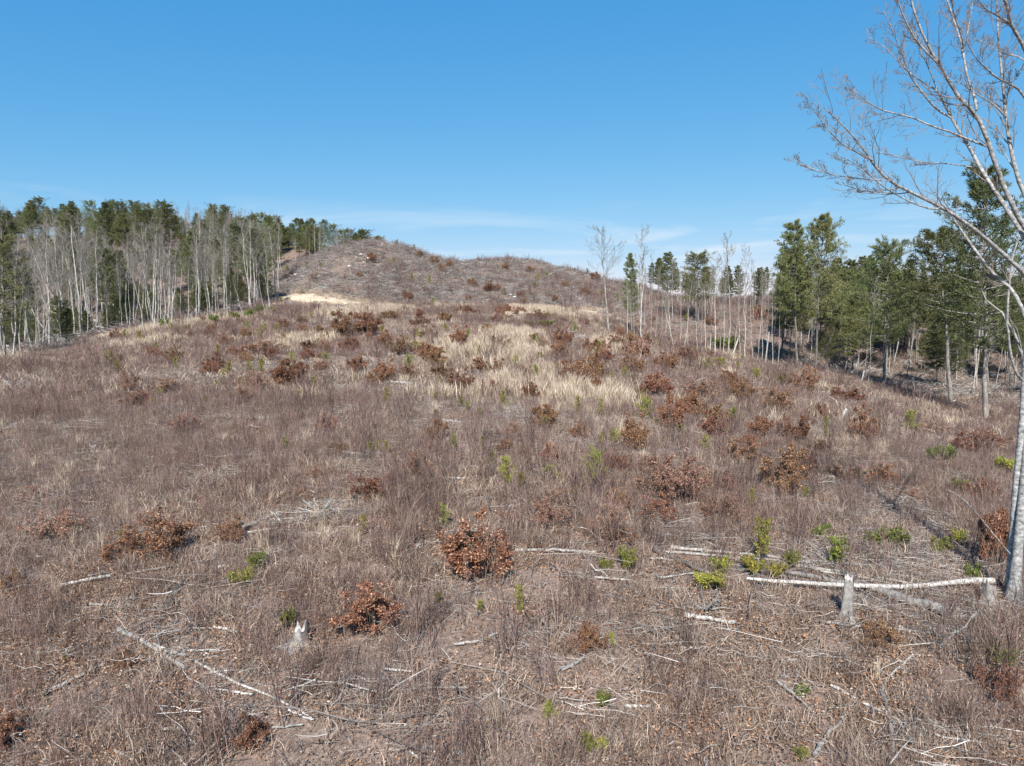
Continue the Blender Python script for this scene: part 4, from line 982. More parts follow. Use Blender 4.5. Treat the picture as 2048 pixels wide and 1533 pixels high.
# ------------------------------------------------------------------ oak shrubs still in brown leaf
OAK = [oak(205, 1.8, 1.35, 14, 6000, lsz=.076), oak(201, 1.8, 1.6, 17, 9000, lsz=.076), oak(202, 1.8, 1.5, 15, 7000, lsz=.076), oak(203, 1.8, 1.6, 13, 5200, lsz=.076), oak(204, 1.8, 1.5, 12, 3800, lsz=.074)]
OAKP = [oak(211, 1.8, 1.6, 14, 3000, M_OAKPALE, lsz=.07), oak(212, 1.8, 1.6, 13, 1900, M_OAKPALE, lsz=.07), oak(213, 1.8, 1.5, 14, 4000, M_OAKPALE, lsz=.07)]
OAKS = [(1240, 948, 56, 44, 1, None), (1420, 872, 60, 48, 0, None), (1482, 805, 50, 36, 1, None), (1640, 842, 50, 34, 1, None), (1682, 962, 60, 44, 2, None), (1760, 965, 64, 44, 1, None), (1232, 1015, 64, 48, 1, None), (1312, 1042, 70, 52, 1, None), (1602, 942, 52, 40, 1, None), (1500, 902, 50, 40, 0, None), (1182, 702, 34, 24, 0, None), (1212, 728, 40, 28, 0, None), (1262, 748, 44, 32, 0, None), (1452, 772, 44, 30, 1, None), (1332, 742, 42, 30, 0, None), (1382, 832, 50, 40, 0, None), (1060, 800, 34, 28, 0, None), (880, 760, 34, 26, 0, None), (960, 745, 34, 24, 0, None), (820, 760, 34, 26, 1, None), (1010, 700, 30, 22, 0, None), (860, 680, 36, 22, 0, None), (620, 720, 34, 22, 1, None), (700, 700, 36, 24, 0, None), (1160, 880, 40, 36, 1, None), (1440, 1040, 80, 60, 2, None), (1110, 1010, 60, 48, 2, None), (640, 960, 50, 36, 2, None),
  # px, base py, width px, height px, kind (0 dense rust, 1 medium, 2 sparse faded), own label
 (950, 1150, 142, 120, 0, 'largest dense rust brown oak shrub, a dome at the end of a thin white log'),
 (742, 1262, 128, 95, 1, 'wide orange-brown oak shrub with a pale rock at its side'),
 (325, 1118, 115, 92, 1, 'wide rust oak shrub standing over a long thin fallen pole'),
 (245, 1115, 80, 46, 1, 'low trailing rust oak shrub spreading from the wider one beside it'),
 (740, 1003, 82, 58, 1, 'bright orange oak shrub alone below the straw grass'),
 (1182, 1305, 62, 78, 1, 'upright tan orange oak shrub with dark base and a smaller one at its foot'),
 (1150, 1312, 45, 50, 2, 'small faded oak shrub at the foot of the upright tan one'),
 (500, 1492, 80, 62, 0, 'dark rust oak shrub beside thin crossed sticks'),
 (250, 1340, 60, 42, 1, 'small orange oak shrub by a row of rotten poles'),
 (2000, 1392, 84, 66, 1, 'orange oak shrub growing against a green laurel'),
 (1990, 1135, 62, 125, 0, 'rust oak shrub in the shadow at the foot of the big silvery tree'),
 (1760, 1292, 80, 50, 1, 'low orange oak shrub below the tall grey stump'),
 (14, 1495, 70, 78, 0, None), (22, 1182, 50, 42, 1, None), (1300, 1005, 90, 70, 2, None), (1215, 1078, 72, 70, 2, None), (1352, 1000, 118, 110, 2, None), (1250, 1083, 50, 30, 1, None),
 (1572, 990, 92, 92, 1, None), (1445, 980, 52, 50, 2, None), (1092, 1050, 74, 65, 2, None), (838, 962, 60, 64, 2, None), (120, 1078, 92, 72, 2, None), (465, 1083, 55, 50, 1, None), (300, 1210, 60, 26, 2, None),
 (580, 776, 60, 46, 0, None), (1088, 857, 52, 50, 0, None), (876, 882, 46, 44, 0, None), (655, 868, 46, 36, 1, None), (1346, 862, 58, 72, 0, None), (1270, 903, 56, 76, 0, None), (1315, 792, 58, 44, 0, None),
 (1284, 815, 36, 28, 0, None), (1150, 767, 56, 48, 0, None), (1185, 762, 40, 50, 0, None), (1194, 786, 22, 34, 0, None), (1520, 877, 48, 46, 0, None), (1588, 882, 60, 52, 1, None), (1560, 828, 60, 42, 1, None),
 (1725, 882, 48, 52, 1, None), (1610, 782, 50, 36, 1, None), (1480, 925, 78, 40, 1, None), (1008, 907, 42, 30, 0, None), (1022, 882, 46, 38, 2, None), (1103, 928, 58, 45, 0, None), (1045, 920, 44, 32, 2, None),
 (976, 797, 32, 36, 0, None), (920, 784, 50, 38, 0, None), (998, 748, 38, 24, 0, None), (1054, 765, 24, 26, 0, None), (862, 728, 58, 32, 0, None), (715, 747, 38, 28, 0, None), (752, 770, 36, 26, 1, None),
 (772, 692, 28, 24, 0, None), (800, 708, 44, 26, 1, None), (684, 675, 60, 38, 0, None), (738, 672, 56, 36, 0, None), (530, 710, 64, 24, 1, None), (505, 785, 56, 34, 2, None), (340, 788, 60, 28, 2, None),
 (257, 790, 30, 50, 2, None), (280, 815, 60, 26, 2, None), (376, 865, 60, 40, 2, None), (922, 695, 40, 34, 0, None), (1118, 716, 34, 28, 0, None), (1126, 690, 36, 28, 0, None), (1240, 697, 54, 26, 0, None),
 (1278, 716, 40, 28, 1, None), (1368, 722, 36, 26, 1, None), (976, 668, 26, 20, 0, None), (890, 645, 36, 16, 0, None), (840, 652, 36, 14, 0, None), (1070, 686, 24, 16, 0, None), (1940, 908, 90, 40, 1, None),
 (1690, 800, 60, 24, 1, None), (1850, 870, 60, 30, 2, None), (935, 630, 40, 12, 0, None), (1000, 645, 40, 14, 0, None), (1400, 800, 60, 40, 2, None), (1400, 985, 50, 60, 2, None), (1180, 1075, 40, 40, 2, None),
 (655, 900, 30, 30, 2, None), (680, 905, 34, 26, 1, None), (1290, 950, 60, 40, 2, None), (560, 690, 30, 16, 1, None), (450, 690, 30, 16, 1, None), (640, 745, 30, 20, 1, None),
 (1820, 1000, 60, 30, 2, None), (60, 1010, 50, 40, 2, None), (1530, 960, 60, 45, 2, None), (1640, 905, 40, 30, 1, None), (780, 640, 34, 14, 0, None), (1080, 640, 30, 14, 1, None), (1960, 1000, 60, 40, 1, None),
 (743, 526, 18, 16, 0, None), (868, 528, 16, 14, 0, None), (900, 536, 14, 12, 0, None), (816, 604, 20, 18, 0, None), (944, 574, 16, 13, 0, None), (980, 584, 20, 16, 0, None), (885, 545, 16, 14, 1, None),
 (720, 555, 14, 10, 1, None), (1010, 540, 14, 10, 0, None), (1060, 545, 16, 12, 0, None), (1130, 575, 16, 12, 0, None), (1170, 590, 20, 14, 0, None), (1110, 605, 18, 12, 0, None), (1040, 598, 16, 12, 1, None),
 (840, 515, 12, 10, 0, None), (1190, 560, 18, 12, 0, None), (630, 560, 16, 12, 1, None), (1520, 640, 30, 20, 1, None), (1560, 650, 30, 20, 1, None), (1420, 650, 24, 16, 1, None)]
NEAR = {0: 'dense rust-leaved oak shrub among dead stems on the lower slope', 1: 'loose orange-brown oak shrub among dead stems on the lower slope', 2: 'thin faded oak shrub with few leaves on the lower slope'}
MIDL = {0: 'small dense rust oak shrub on the upper slope below the track', 1: 'small loose brown oak shrub on the upper slope below the track', 2: 'small faded oak shrub on the upper slope below the track'}
FARL = 'tiny dark rust oak shrub on the cleared hill beyond the track'
def ctx(x, y):
    X_, Y_ = np.array([x]), np.array([y])
    return 'in pale straw grass' if bl(X_, Y_, GPB)[0] > .4 else ('among grey slash' if bl(X_, Y_, SPB)[0] > .4 else 'among dead stems')
def size(w_): return 'tiny' if w_ < 1.1 else ('small' if w_ < 1.6 else ('mid-sized' if w_ < 2.2 else 'wide'))
KIND = {0: 'dense rust-leaved', 1: 'loose orange-brown', 2: 'thin faded'}
def oaklab(x, y, kd, w_):
    if y < 42: l_ = size(w_) + ' ' + KIND[kd] + ' oak shrub ' + ctx(x, y) + ' on the lower slope'
    elif y < 135: l_ = size(w_) + ' ' + KIND[kd] + ' oak shrub ' + ctx(x, y) + ' on the upper slope below the track'
    else: l_ = size(w_) + ' dark rust oak shrub on the cleared hill beyond the track'
    return l_, 'oak shrubs: ' + l_.replace(' oak shrub', '')
def saplab(x, y, h_):
    if y < 135: l_ = ('tiny' if h_ < .7 else ('small' if h_ < 1.1 else 'tall')) + ' yellow-green pine sapling ' + ctx(x, y) + (' on the lower slope' if y < 42 else ' on the upper slope below the track')
    else: l_ = ('small' if h_ < 1.6 else 'taller') + ' dark pine sapling on the cleared hill beyond the track'
    return l_, 'saplings: ' + l_.replace(' pine sapling', '')
def zone(y): return 'lower slope' if y < 42 else ('upper slope' if y < 135 else 'cleared hill beyond the track')
for px, py, wpx, hpx, kd, lab in OAKS:
    p_ = at(px, py); mpp = p_[1] / F
    lib = {0: OAK[:3], 1: OAK[3:] + OAK[:1], 2: OAKP}[kd]
    v = random.choice(lib)
    wd, ht = wpx * mpp * 1.1, hpx * mpp * 1.08
    if p_[1] > 38: wd, ht = wd * 1.12, ht * 1.25
    gr = None
    if lab is None:
        lab, gr = oaklab(p_[0], p_[1], kd, wd)
    thing('oak_shrub', v, p_ - [0, 0, .04], lab, 'shrub', gr, random.uniform(0, 6.28), (wd / 1.85, wd / 1.85, max(ht, .3) / 1.65))
# more of the same, thinner on the ground
rng = np.random.default_rng(303)
Xa, Ya = field(40, 120, .022, .6); Xb, Yb = field(145, 235, .0035, .45)
X = np.concatenate([Xa, Xb]); Y = np.concatenate([Ya, Yb])
k = (~in_wood(X, Y)) & (fbm(X, Y, 14, 8) > .44)
for x, y in list(zip(X[k], Y[k]))[:150]:
    px = x / y * F + 1024
    if px > 1480: continue
    kd = random.choice([0, 0, 1, 1, 2])
    s = random.uniform(.5, 1.05); lab, gr = oaklab(x, y, kd, s * 1.85)
    thing('oak_shrub', random.choice({0: OAK[:3], 1: OAK[3:] + OAK[:1], 2: OAKP}[kd]), (x, y, H(x, y) - .04), lab, 'shrub', gr, random.uniform(0, 6.28), s)

# ------------------------------------------------------------------ pine saplings
SAP = [sapling(221, 1.4, .42), sapling(222, 1.4, .5), sapling(223, 1.4, .36), sapling(224, 1.4, .6)]
SAPS = [(1181, 985, 36, 78, 'tallest bright yellow-green pine sapling on the mid slope'), (1018, 978, 30, 58, 'bright pine sapling, taller of a touching pair'), (1042, 988, 24, 40, 'shorter pine sapling of a touching pair'),
 (890, 1062, 30, 50, 'yellow-green pine sapling just above the largest rust oak shrub'), (725, 1073, 19, 42, 'narrow yellow-green pine sapling alone in thin straw'), (1040, 1232, 30, 58, 'pine sapling with brown lower needles below the largest oak shrub'),
 (960, 1232, 18, 32, None), (876, 1212, 18, 26, None), (1155, 832, 16, 36, None), (1204, 838, 16, 36, None), (1226, 893, 20, 32, None), (1202, 896, 14, 28, None), (965, 907, 16, 32, None), (908, 903, 14, 32, None),
 (775, 910, 15, 26, None), (740, 912, 15, 26, None), (756, 908, 12, 24, None), (569, 903, 20, 26, None), (523, 753, 15, 32, None), (500, 752, 14, 26, None), (448, 755, 18, 14, None), (320, 795, 16, 16, None), (305, 815, 12, 18, None),
 (412, 812, 11, 18, None), (630, 782, 12, 26, None), (648, 725, 26, 18, None), (583, 728, 13, 20, None), (1010, 818, 18, 32, None), (1090, 862, 20, 26, None), (1290, 845, 26, 44, None), (1310, 856, 26, 18, None), (1361, 872, 28, 20, None),
 (1468, 850, 26, 30, None), (1386, 795, 18, 18, None), (1220, 790, 14, 20, None), (1224, 768, 14, 20, None), (1250, 760, 12, 22, None), (936, 728, 12, 22, None), (960, 715, 10, 20, None), (872, 800, 14, 14, None), (880, 778, 12, 18, None),
 (1080, 720, 20, 14, None), (830, 705, 22, 20, None), (770, 810, 11, 18, None), (920, 820, 13, 24, None), (934, 824, 12, 20, None), (870, 836, 16, 16, None), (960, 838, 14, 20, None), (820, 830, 10, 14, None), (750, 860, 12, 12, None),
 (1285, 800, 12, 18, None), (1560, 770, 20, 18, None), (1440, 740, 28, 22, None), (1650, 880, 12, 44, None), (1820, 870, 26, 44, None), (1100, 955, 34, 22, None), (985, 935, 14, 30, None), (1210, 960, 22, 18, None), (1410, 905, 16, 30, None),
 (1370, 955, 18, 24, None), (1500, 1020, 22, 40, None), (1610, 1000, 18, 24, None), (130, 1330, 12, 22, None), (240, 1085, 14, 22, None), (690, 905, 10, 16, None), (600, 800, 22, 18, None), (480, 770, 12, 14, None), (565, 770, 24, 22, None),
 (1100, 1440, 26, 36, None), (1225, 1300, 14, 36, None), (1150, 1000, 16, 24, None), (985, 690, 14, 16, None), (1050, 652, 40, 8, None), (866, 612, 12, 14, None), (1640, 900, 14, 16, None)]
SL = {0: 'small yellow-green pine sapling among dead stems on the lower slope', 1: 'tiny yellow-green pine sapling on the upper slope below the track', 2: 'dark little pine sapling on the cleared hill beyond the track'}
for px, py, wpx, hpx, lab in SAPS:
    p_ = at(px, py); mpp = p_[1] / F; z_ = 0 if p_[1] < 42 else (1 if p_[1] < 135 else 2)
    ht = hpx * mpp * 1.15; wd = wpx * mpp * 1.15
    v = random.choice(SAP)
    sl = saplab(p_[0], p_[1], ht)
    thing('pine_sapling', v, p_ - [0, 0, .03], lab or sl[0], 'sapling', None if lab else sl[1], random.uniform(0, 6.28), (wd / .75, wd / .75, max(.3, ht) / 1.45), (random.gauss(0, .05), random.gauss(0, .05)))
Xa, Ya = field(40, 120, .022, .62); Xb, Yb = field(145, 235, .005, .45)
X = np.concatenate([Xa, Xb]); Y = np.concatenate([Ya, Yb])
k = (~in_wood(X, Y)) & (fbm(X, Y, 12, 18) > .47)
for x, y in list(zip(X[k], Y[k]))[:210]:
    px = x / y * F + 1024
    if px > 1560: continue
    z_ = 0 if y < 42 else (1 if y < 135 else 2)
    s = random.uniform(.4, 1.0) if z_ < 2 else random.uniform(.8, 1.6)
    thing('pine_sapling', random.choice(SAP), (x, y, H(x, y) - .03), *[(a_, 'sapling', b_) for a_, b_ in [saplab(x, y, s * 1.4)]][0], random.uniform(0, 6.28), (s * 1.25, s * 1.25, s))

# ------------------------------------------------------------------ laurels
LAU = [laurel(231), laurel(232, yellow=.25), laurel(233, 1., .8, 20), laurel(234, .8, 1.2, 14, .1)]
LAUS = [(515, 1142, 42, 36, 2, 'rounded bright green laurel, upper of two touching above the twiggy stump'), (482, 1172, 54, 38, 1, 'low yellow-green laurel, lower of two touching above the twiggy stump'),
 (1252, 1142, 46, 42, 2, 'green laurel beside a fallen dark branch'), (1212, 1140, 30, 24, 0, 'small low green laurel next to a taller one by fallen branches'), (1524, 1128, 42, 92, 3, 'tall narrow green laurel growing through the pile of fallen poles'),
 (1508, 1152, 50, 46, 1, 'bright yellow laurel at the end of the long white log'), (1548, 1158, 44, 40, 1, 'yellow laurel leaning over the long white log'), (1582, 1140, 30, 40, 0, 'dull olive laurel just behind the long white log'),
 (1672, 1138, 46, 66, 3, 'tall leafy green laurel in the middle of the fallen poles'), (1772, 1094, 84, 36, 0, 'widest low green laurel behind the fallen poles'), (1632, 1078, 28, 26, 0, 'small round green laurel, one of two above the fallen poles'),
 (1652, 1070, 22, 22, 2, 'darker round laurel, one of two above the fallen poles'), (1438, 1150, 46, 42, 1, 'yellow-green laurel above a thin brushy one'), (1418, 1178, 70, 40, 1, 'thin yellow laurel over a tangle of grey twigs'),
 (1944, 1168, 36, 38, 0, 'green laurel directly behind the butt of the long white log'), (1996, 1334, 64, 40, 2, 'rounded green laurel growing above an orange oak shrub'), (1204, 1416, 36, 32, 0, 'small green laurel in open dead stems above a pair'),
 (1176, 1508, 30, 46, 2, 'green laurel, darker of a pair in tall dead stems'), (1200, 1506, 32, 34, 1, 'yellower laurel of a pair in tall dead stems'), (1600, 1398, 34, 28, 0, 'small laurel beside a leaning grey pole'),
 (1600, 1525, 28, 36, 0, 'small laurel below a fallen grey pole'), (1885, 1106, 44, 30, 0, 'laurel on the edge of the big tree shadow'), (1922, 1090, 36, 34, 1, 'pale laurel behind the big tree shadow'), (1870, 1112, 24, 18, 2, 'little laurel crossed by the big tree shadow'),
 (575, 1258, 36, 40, 0, 'dull green laurel against the twiggy pale stump'), (1880, 928, 56, 34, 0, 'dark green laurel on the shoulder of the gully'), (1920, 985, 40, 24, 2, 'deep green laurel lit low near the big tree'), (2010, 950, 40, 40, 1, 'yellow-green laurel behind the trunk of the big silvery tree'),
 (1450, 700, 60, 24, 0, 'green laurel under the pale trees on the gully rim'), (1090, 655, 40, 12, 2, 'dark green laurel beside the straw grass near the track'), (40, 620, 0, 0, 0, None)]
for px, py, wpx, hpx, v, lab in LAUS:
    if not lab: continue
    p_ = at(px, py); mpp = p_[1] / F
    thing('laurel_shrub', LAU[v], p_ - [0, 0, .03], lab, 'shrub', None, random.uniform(0, 6.28), (wpx * mpp / 1.05, wpx * mpp / 1.05, max(.25, hpx * mpp) / (1.2 if v == 3 else .78)))
# green understory at the foot of the wood
for px, py in [(520, 640), (500, 650), (470, 655), (430, 660), (190, 690), (160, 695), (545, 640), (230, 680), (330, 668)]:
    p_ = at(px, py - 12)
    thing('laurel_shrub', LAU[random.choice([0, 2])], p_, 'dark evergreen shrub under the trees at the wood edge', 'shrub', 'evergreen shrubs under the wood edge', random.uniform(0, 6.28), random.uniform(1., 1.8))

# ------------------------------------------------------------------ fallen logs, stumps, rocks
def log(pix, r0, r1, label, mat=None, name='fallen_log', lift=0., group=None, stubs=0, seed=0, sag=True):
    """lies along ground points; radii are in pixels of the photograph."""
    global rng
    rng = np.random.default_rng(seed + int(pix[0][0]) * 3 + int(pix[0][1]))
    pts = np.array([at(*p_) for p_ in pix])
    s_ = np.linspace(0, len(pts) - 1, 11); i = np.clip(s_.astype(int), 0, len(pts) - 2); fr = (s_ - i)[:, None]
    q = pts[i] * (1 - fr) + pts[i + 1] * fr
    mpp = q[:, 1] / F
    rad = np.linspace(r0, r1, 11) * mpp
    q[:, 2] = np.maximum(q[:, 2], H(q[:, 0], q[:, 1]) - rad * .3) + rad * .8 + .05 + lift
    q[1:-1] += rng.normal(size=(9, 3)) * rad[1:-1, None] * .25
    rad = rad * (1 + rng.normal(size=11) * .1)
    CLR.extend((p_[0], p_[1] - .25, .38) for p_ in q)
    mid = q[0].copy(); mid[2] -= rad[0]
    mb = MB(); mb.tubes(q - mid, rad, 9, caps=True)
    parts = [('stem', mb.mesh('log', mat or M_LOG, False))]
    if stubs:
        sb = MB(); p2, r2_ = spawn(q[None] - mid, rad[None], stubs, .3, 1, 50, .22, .12, .15, 5, rr=.4, rmin=.006, fall=.2)
        sb.tubes(p2, r2_, 4)
        parts.append(('branches', sb.mesh('log_branches', mat or M_LOG)))
    return thing(name, parts, mid, label, 'log', group)
log([(1492, 1172), (1600, 1182), (1690, 1188), (1800, 1190), (1900, 1184), (1985, 1180)], 3.2, 6.2, 'long bleached white log lying in front of the big silvery tree', lift=.12)
log([(1570, 1152), (1680, 1175), (1780, 1200), (1893, 1236)], 4.5, 10, 'thick grey log crossing behind the tall grey stump', M_GREYLOG, lift=.02)
LG = [([(1030, 1108), (1110, 1108), (1192, 1110)], 3.5, 2.6, 'thin straight white log beside the largest rust oak shrub', 0),
 ([(1340, 1102), (1450, 1110), (1562, 1122)], 3.6, 2.6, 'upper white pole of the parallel fallen poles', 0), ([(1330, 1110), (1480, 1121), (1625, 1132)], 2.6, 2.2, 'thin white pole lying just below the upper white pole', 0),
 ([(1562, 1126), (1700, 1134), (1780, 1140)], 2.6, 2.4, 'grey pole behind the tall narrow laurel', 1), ([(1590, 1138), (1740, 1158), (1860, 1180)], 3, 2, 'long thin white pole above the thick grey log', 0),
 ([(1640, 1148), (1720, 1160), (1830, 1184)], 2.2, 1.6, 'thinner white pole beside the long thin white pole', 0), ([(1825, 1120), (1880, 1136), (1932, 1152)], 3.2, 2.4, 'pale pole ending at the laurel behind the white log', 0),
 ([(1800, 1095), (1860, 1112)], 2.4, 2, 'short pale pole behind the widest laurel', 0), ([(1306, 1104), (1350, 1126), (1400, 1148), (1465, 1166)], 5.5, 2.5, 'dark weathered branch slanting down to the yellow laurels', 2),
 ([(1300, 1122), (1345, 1126)], 2.4, 2, 'short white stick beside the dark weathered branch', 0), ([(1320, 1162), (1395, 1150)], 2.4, 1.6, 'pale curved stick pointing at the thin yellow laurel', 0), ([(1190, 1162), (1258, 1166)], 2.6, 2, 'short grey stick below the small laurels', 1),
 ([(124, 1178), (222, 1158)], 3.6, 3.2, 'white pole lying in the shade left of the wide rust oak shrub', 0), ([(250, 1155), (340, 1140), (432, 1122)], 2.6, 2.0, 'thin grey pole running under the wide rust oak shrub', 1),
 ([(332, 1224), (348, 1198), (370, 1168)], 8, 6, 'short thick dark charred-looking log below the wide oak shrub', 2), ([(180, 1214), (225, 1218), (245, 1222)], 2.6, 2, 'bent white stick near the dark short log', 0), ([(250, 1224), (312, 1228)], 2.4, 2, 'thin white stick touching the dark short log', 0),
 ([(428, 1260), (478, 1272)], 3, 2.4, 'short white stick below the green laurel pair', 0), ([(238, 1268), (300, 1298), (372, 1345)], 5.5, 4, 'rotten grey pole above the crossed sticks', 1), ([(308, 1296), (340, 1312), (372, 1318)], 3.6, 3, 'flaky white pole beside the rotten grey pole', 0),
 ([(366, 1308), (440, 1306)], 2.4, 1.8, 'thin white stick across the end of the flaky white pole', 0), ([(392, 1330), (430, 1352), (480, 1376), (560, 1408), (628, 1446)], 2.8, 2.2, 'long thin white pole running down to bare litter', 0), ([(420, 1352), (470, 1346), (545, 1354)], 2.0, 1.6, 'thin arched white stick crossing the long pole', 0),
 ([(430, 1386), (505, 1396)], 2.6, 2, 'short white stick under the long thin pole', 0), ([(84, 1397), (150, 1365), (240, 1318)], 4.5, 2.4, 'grey tapering pole lying downhill in dense stems', 1), ([(878, 962), (932, 963)], 3, 2.4, 'short white stick near the bleached root', 0),
 ([(908, 1297), (952, 1290), (995, 1274)], 3.4, 2.2, 'curved grey stick in the open below the small saplings', 1), ([(768, 1345), (828, 1352)], 2.8, 2, 'short flaking white stick in orange litter', 0), ([(478, 1068), (520, 1048), (552, 1034)], 4.2, 3.2, 'white branch propped in a brush pile above the small oak shrub', 0),
 ([(540, 1046), (610, 1040)], 2.4, 1.8, 'thin white stick beside the propped brush-pile branch', 0), ([(482, 1074), (552, 1062)], 3, 2, 'pale stick at the foot of the brush pile', 0), ([(762, 756), (830, 742)], 4.2, 3.6, 'dark log half hidden in straw grass', 2), ([(776, 768), (826, 771)], 3, 2.6, 'short white log just below the dark log in straw', 0),
 ([(1368, 1238), (1420, 1248), (1472, 1254)], 5.2, 4, 'weathered grey-white log in the open left of the tall stump', 0), ([(1300, 1270), (1346, 1256)], 3.2, 2.6, 'short dark stick below the weathered grey-white log', 2), ([(1360, 1308), (1400, 1302)], 4.5, 3.4, 'short pale broken log among dead stems', 0),
 ([(1122, 1348), (1140, 1340), (1162, 1328)], 4.6, 3.4, 'short grey log at the foot of the upright tan oak shrub', 1), ([(1640, 1250), (1740, 1262), (1830, 1268), (1905, 1280)], 3, 1.8, 'long thin grey pole below the tall stump', 1), ([(1880, 1302), (1935, 1252), (1992, 1192)], 4, 2.4, 'grey branch leaning down from the broken stump by the big tree', 1),
 ([(1900, 1238), (2046, 1250)], 4, 3, 'dark pole lying at the foot of the big tree', 2), ([(1985, 1262), (2046, 1280)], 2.6, 2, 'pale thin pole below the foot of the big tree', 0), ([(1555, 1372), (1590, 1400), (1625, 1430)], 4, 3, 'leaning grey pole beside the small laurel', 1),
 ([(1660, 1378), (1710, 1404)], 3.2, 2.2, 'pale stick with a dark shadow under it', 0), ([(1725, 1412), (1800, 1450), (1880, 1482), (1975, 1495)], 3, 1.8, 'long thin pale pole in orange litter', 0), ([(1762, 1392), (1780, 1440), (1784, 1500), (1792, 1530)], 5, 4, 'mossy grey pole lying straight downhill', 1),
 ([(1628, 1520), (1660, 1472), (1690, 1446)], 5, 2.6, 'grey forked branch near the last small laurel', 1), ([(1768, 1370), (1800, 1340), (1826, 1316)], 3, 1.6, 'thin pale branch slanting up through dead stems', 0), ([(1250, 1422), (1300, 1420)], 4, 3, 'short flaky white log beside the laurel in open stems', 0), ([(820, 1512), (838, 1525)], 3, 2, 'tiny white stick in bare litter', 0),
 ([(230, 1508), (268, 1528)], 2.6, 2, 'thin white stick in the dark corner brush', 0), ([(318, 1466), (362, 1464)], 3.4, 2.6, 'short white stick above the dark rust oak shrub', 0), ([(500, 1468), (560, 1462), (606, 1456)], 2.8, 2, 'thin pale stick at the side of the dark rust oak shrub', 0), ([(575, 1426), (625, 1446)], 2.8, 2.2, 'pale stick crossing the end of the long thin pole', 0),
 ([(150, 912), (200, 908)], 2.6, 2, 'short pale stick in the purple stems below the wood', 0), ([(285, 862), (340, 862)], 2.4, 2, 'grey stick near a faded oak shrub under the wood', 1), ([(492, 840), (540, 838)], 2.2, 1.8, 'thin white stick in purple stems, upper of two', 0), ([(500, 856), (524, 860)], 2.8, 2, 'thin white stick in purple stems, lower of two', 0),
 ([(885, 845), (930, 850)], 3.2, 2.4, 'pale curved log among slash beside a dense oak shrub', 0), ([(1075, 723), (1165, 722)], 2.6, 2, 'long dark-edged log lying level behind straw grass', 1), ([(1640, 838), (1690, 832)], 2.6, 2, 'grey stick on the shoulder of the gully', 1), ([(1720, 862), (1760, 868)], 3.4, 2.4, 'pale log among brush near the gully', 0), ([(1650, 958), (1700, 962)], 2.8, 2, 'white stick on open ground near the gully', 0),
 ([(1855, 1040), (1905, 1046)], 2.6, 2, 'white stick beyond the big tree shadow', 0), ([(190, 645), (212, 668)], 3, 2.4, 'pale fallen trunk at the edge of the wood', 0), ([(60, 690), (140, 684)], 3, 2.4, 'long fallen grey trunk lying along the edge of the wood', 1), ([(180, 672), (222, 682)], 3, 2, 'white fallen trunk below the pale trees of the wood', 0)]
for pix, r0, r1, lab, mt in LG:
    log(pix, r0, r1, lab, [M_LOG, M_GREYLOG, M_DARKWOOD][mt], stubs=3 if len(pix) > 2 else 0)
# leaning poles by the gully pines and the tilted dead pole
def pole(b_px, t_px, r0, r1, label, mat=None):
    p0 = at(*b_px); p1 = P(t_px[0], t_px[1], p0[1] + 1.5)
    s_ = np.linspace(0, 1, 6)[:, None]
    q = (p0 * (1 - s_) + p1 * s_) - p0
    mb = MB(); mb.tubes(q, np.linspace(r0, r1, 6) * p0[1] / F, 7, caps=True)
    thing('dead_pole', [('stem', mb.mesh('pole', mat or M_LOG))], p0 - [0, 0, .05], label, 'dead trunk')
pole((1680, 842), (1692, 818), 3.4, 2.6, 'short pale broken trunk tilted up out of the brush near the gully')
pole((1500, 692), (1462, 640), 2.6, 1.6, 'dark dead trunk leaning between pale trees on the gully rim', M_DARKWOOD)
pole((1530, 732), (1538, 664), 1.6, 1.2, 'thin pale dead stem at the edge of the dark pines')
pole((1722, 770), (1728, 742), 1.8, 1.2, 'short pale broken trunk under the rounded broad pine', M_GREYLOG)
pole((1465, 712), (1478, 672), 2, 1.4, 'thin dead stem leaning on the tallest pale gully tree')
pole((1115, 1492), (1102, 1442), 6, 3, 'curved pale grey dead stem beside a yellowish sapling', M_GREYLOG)

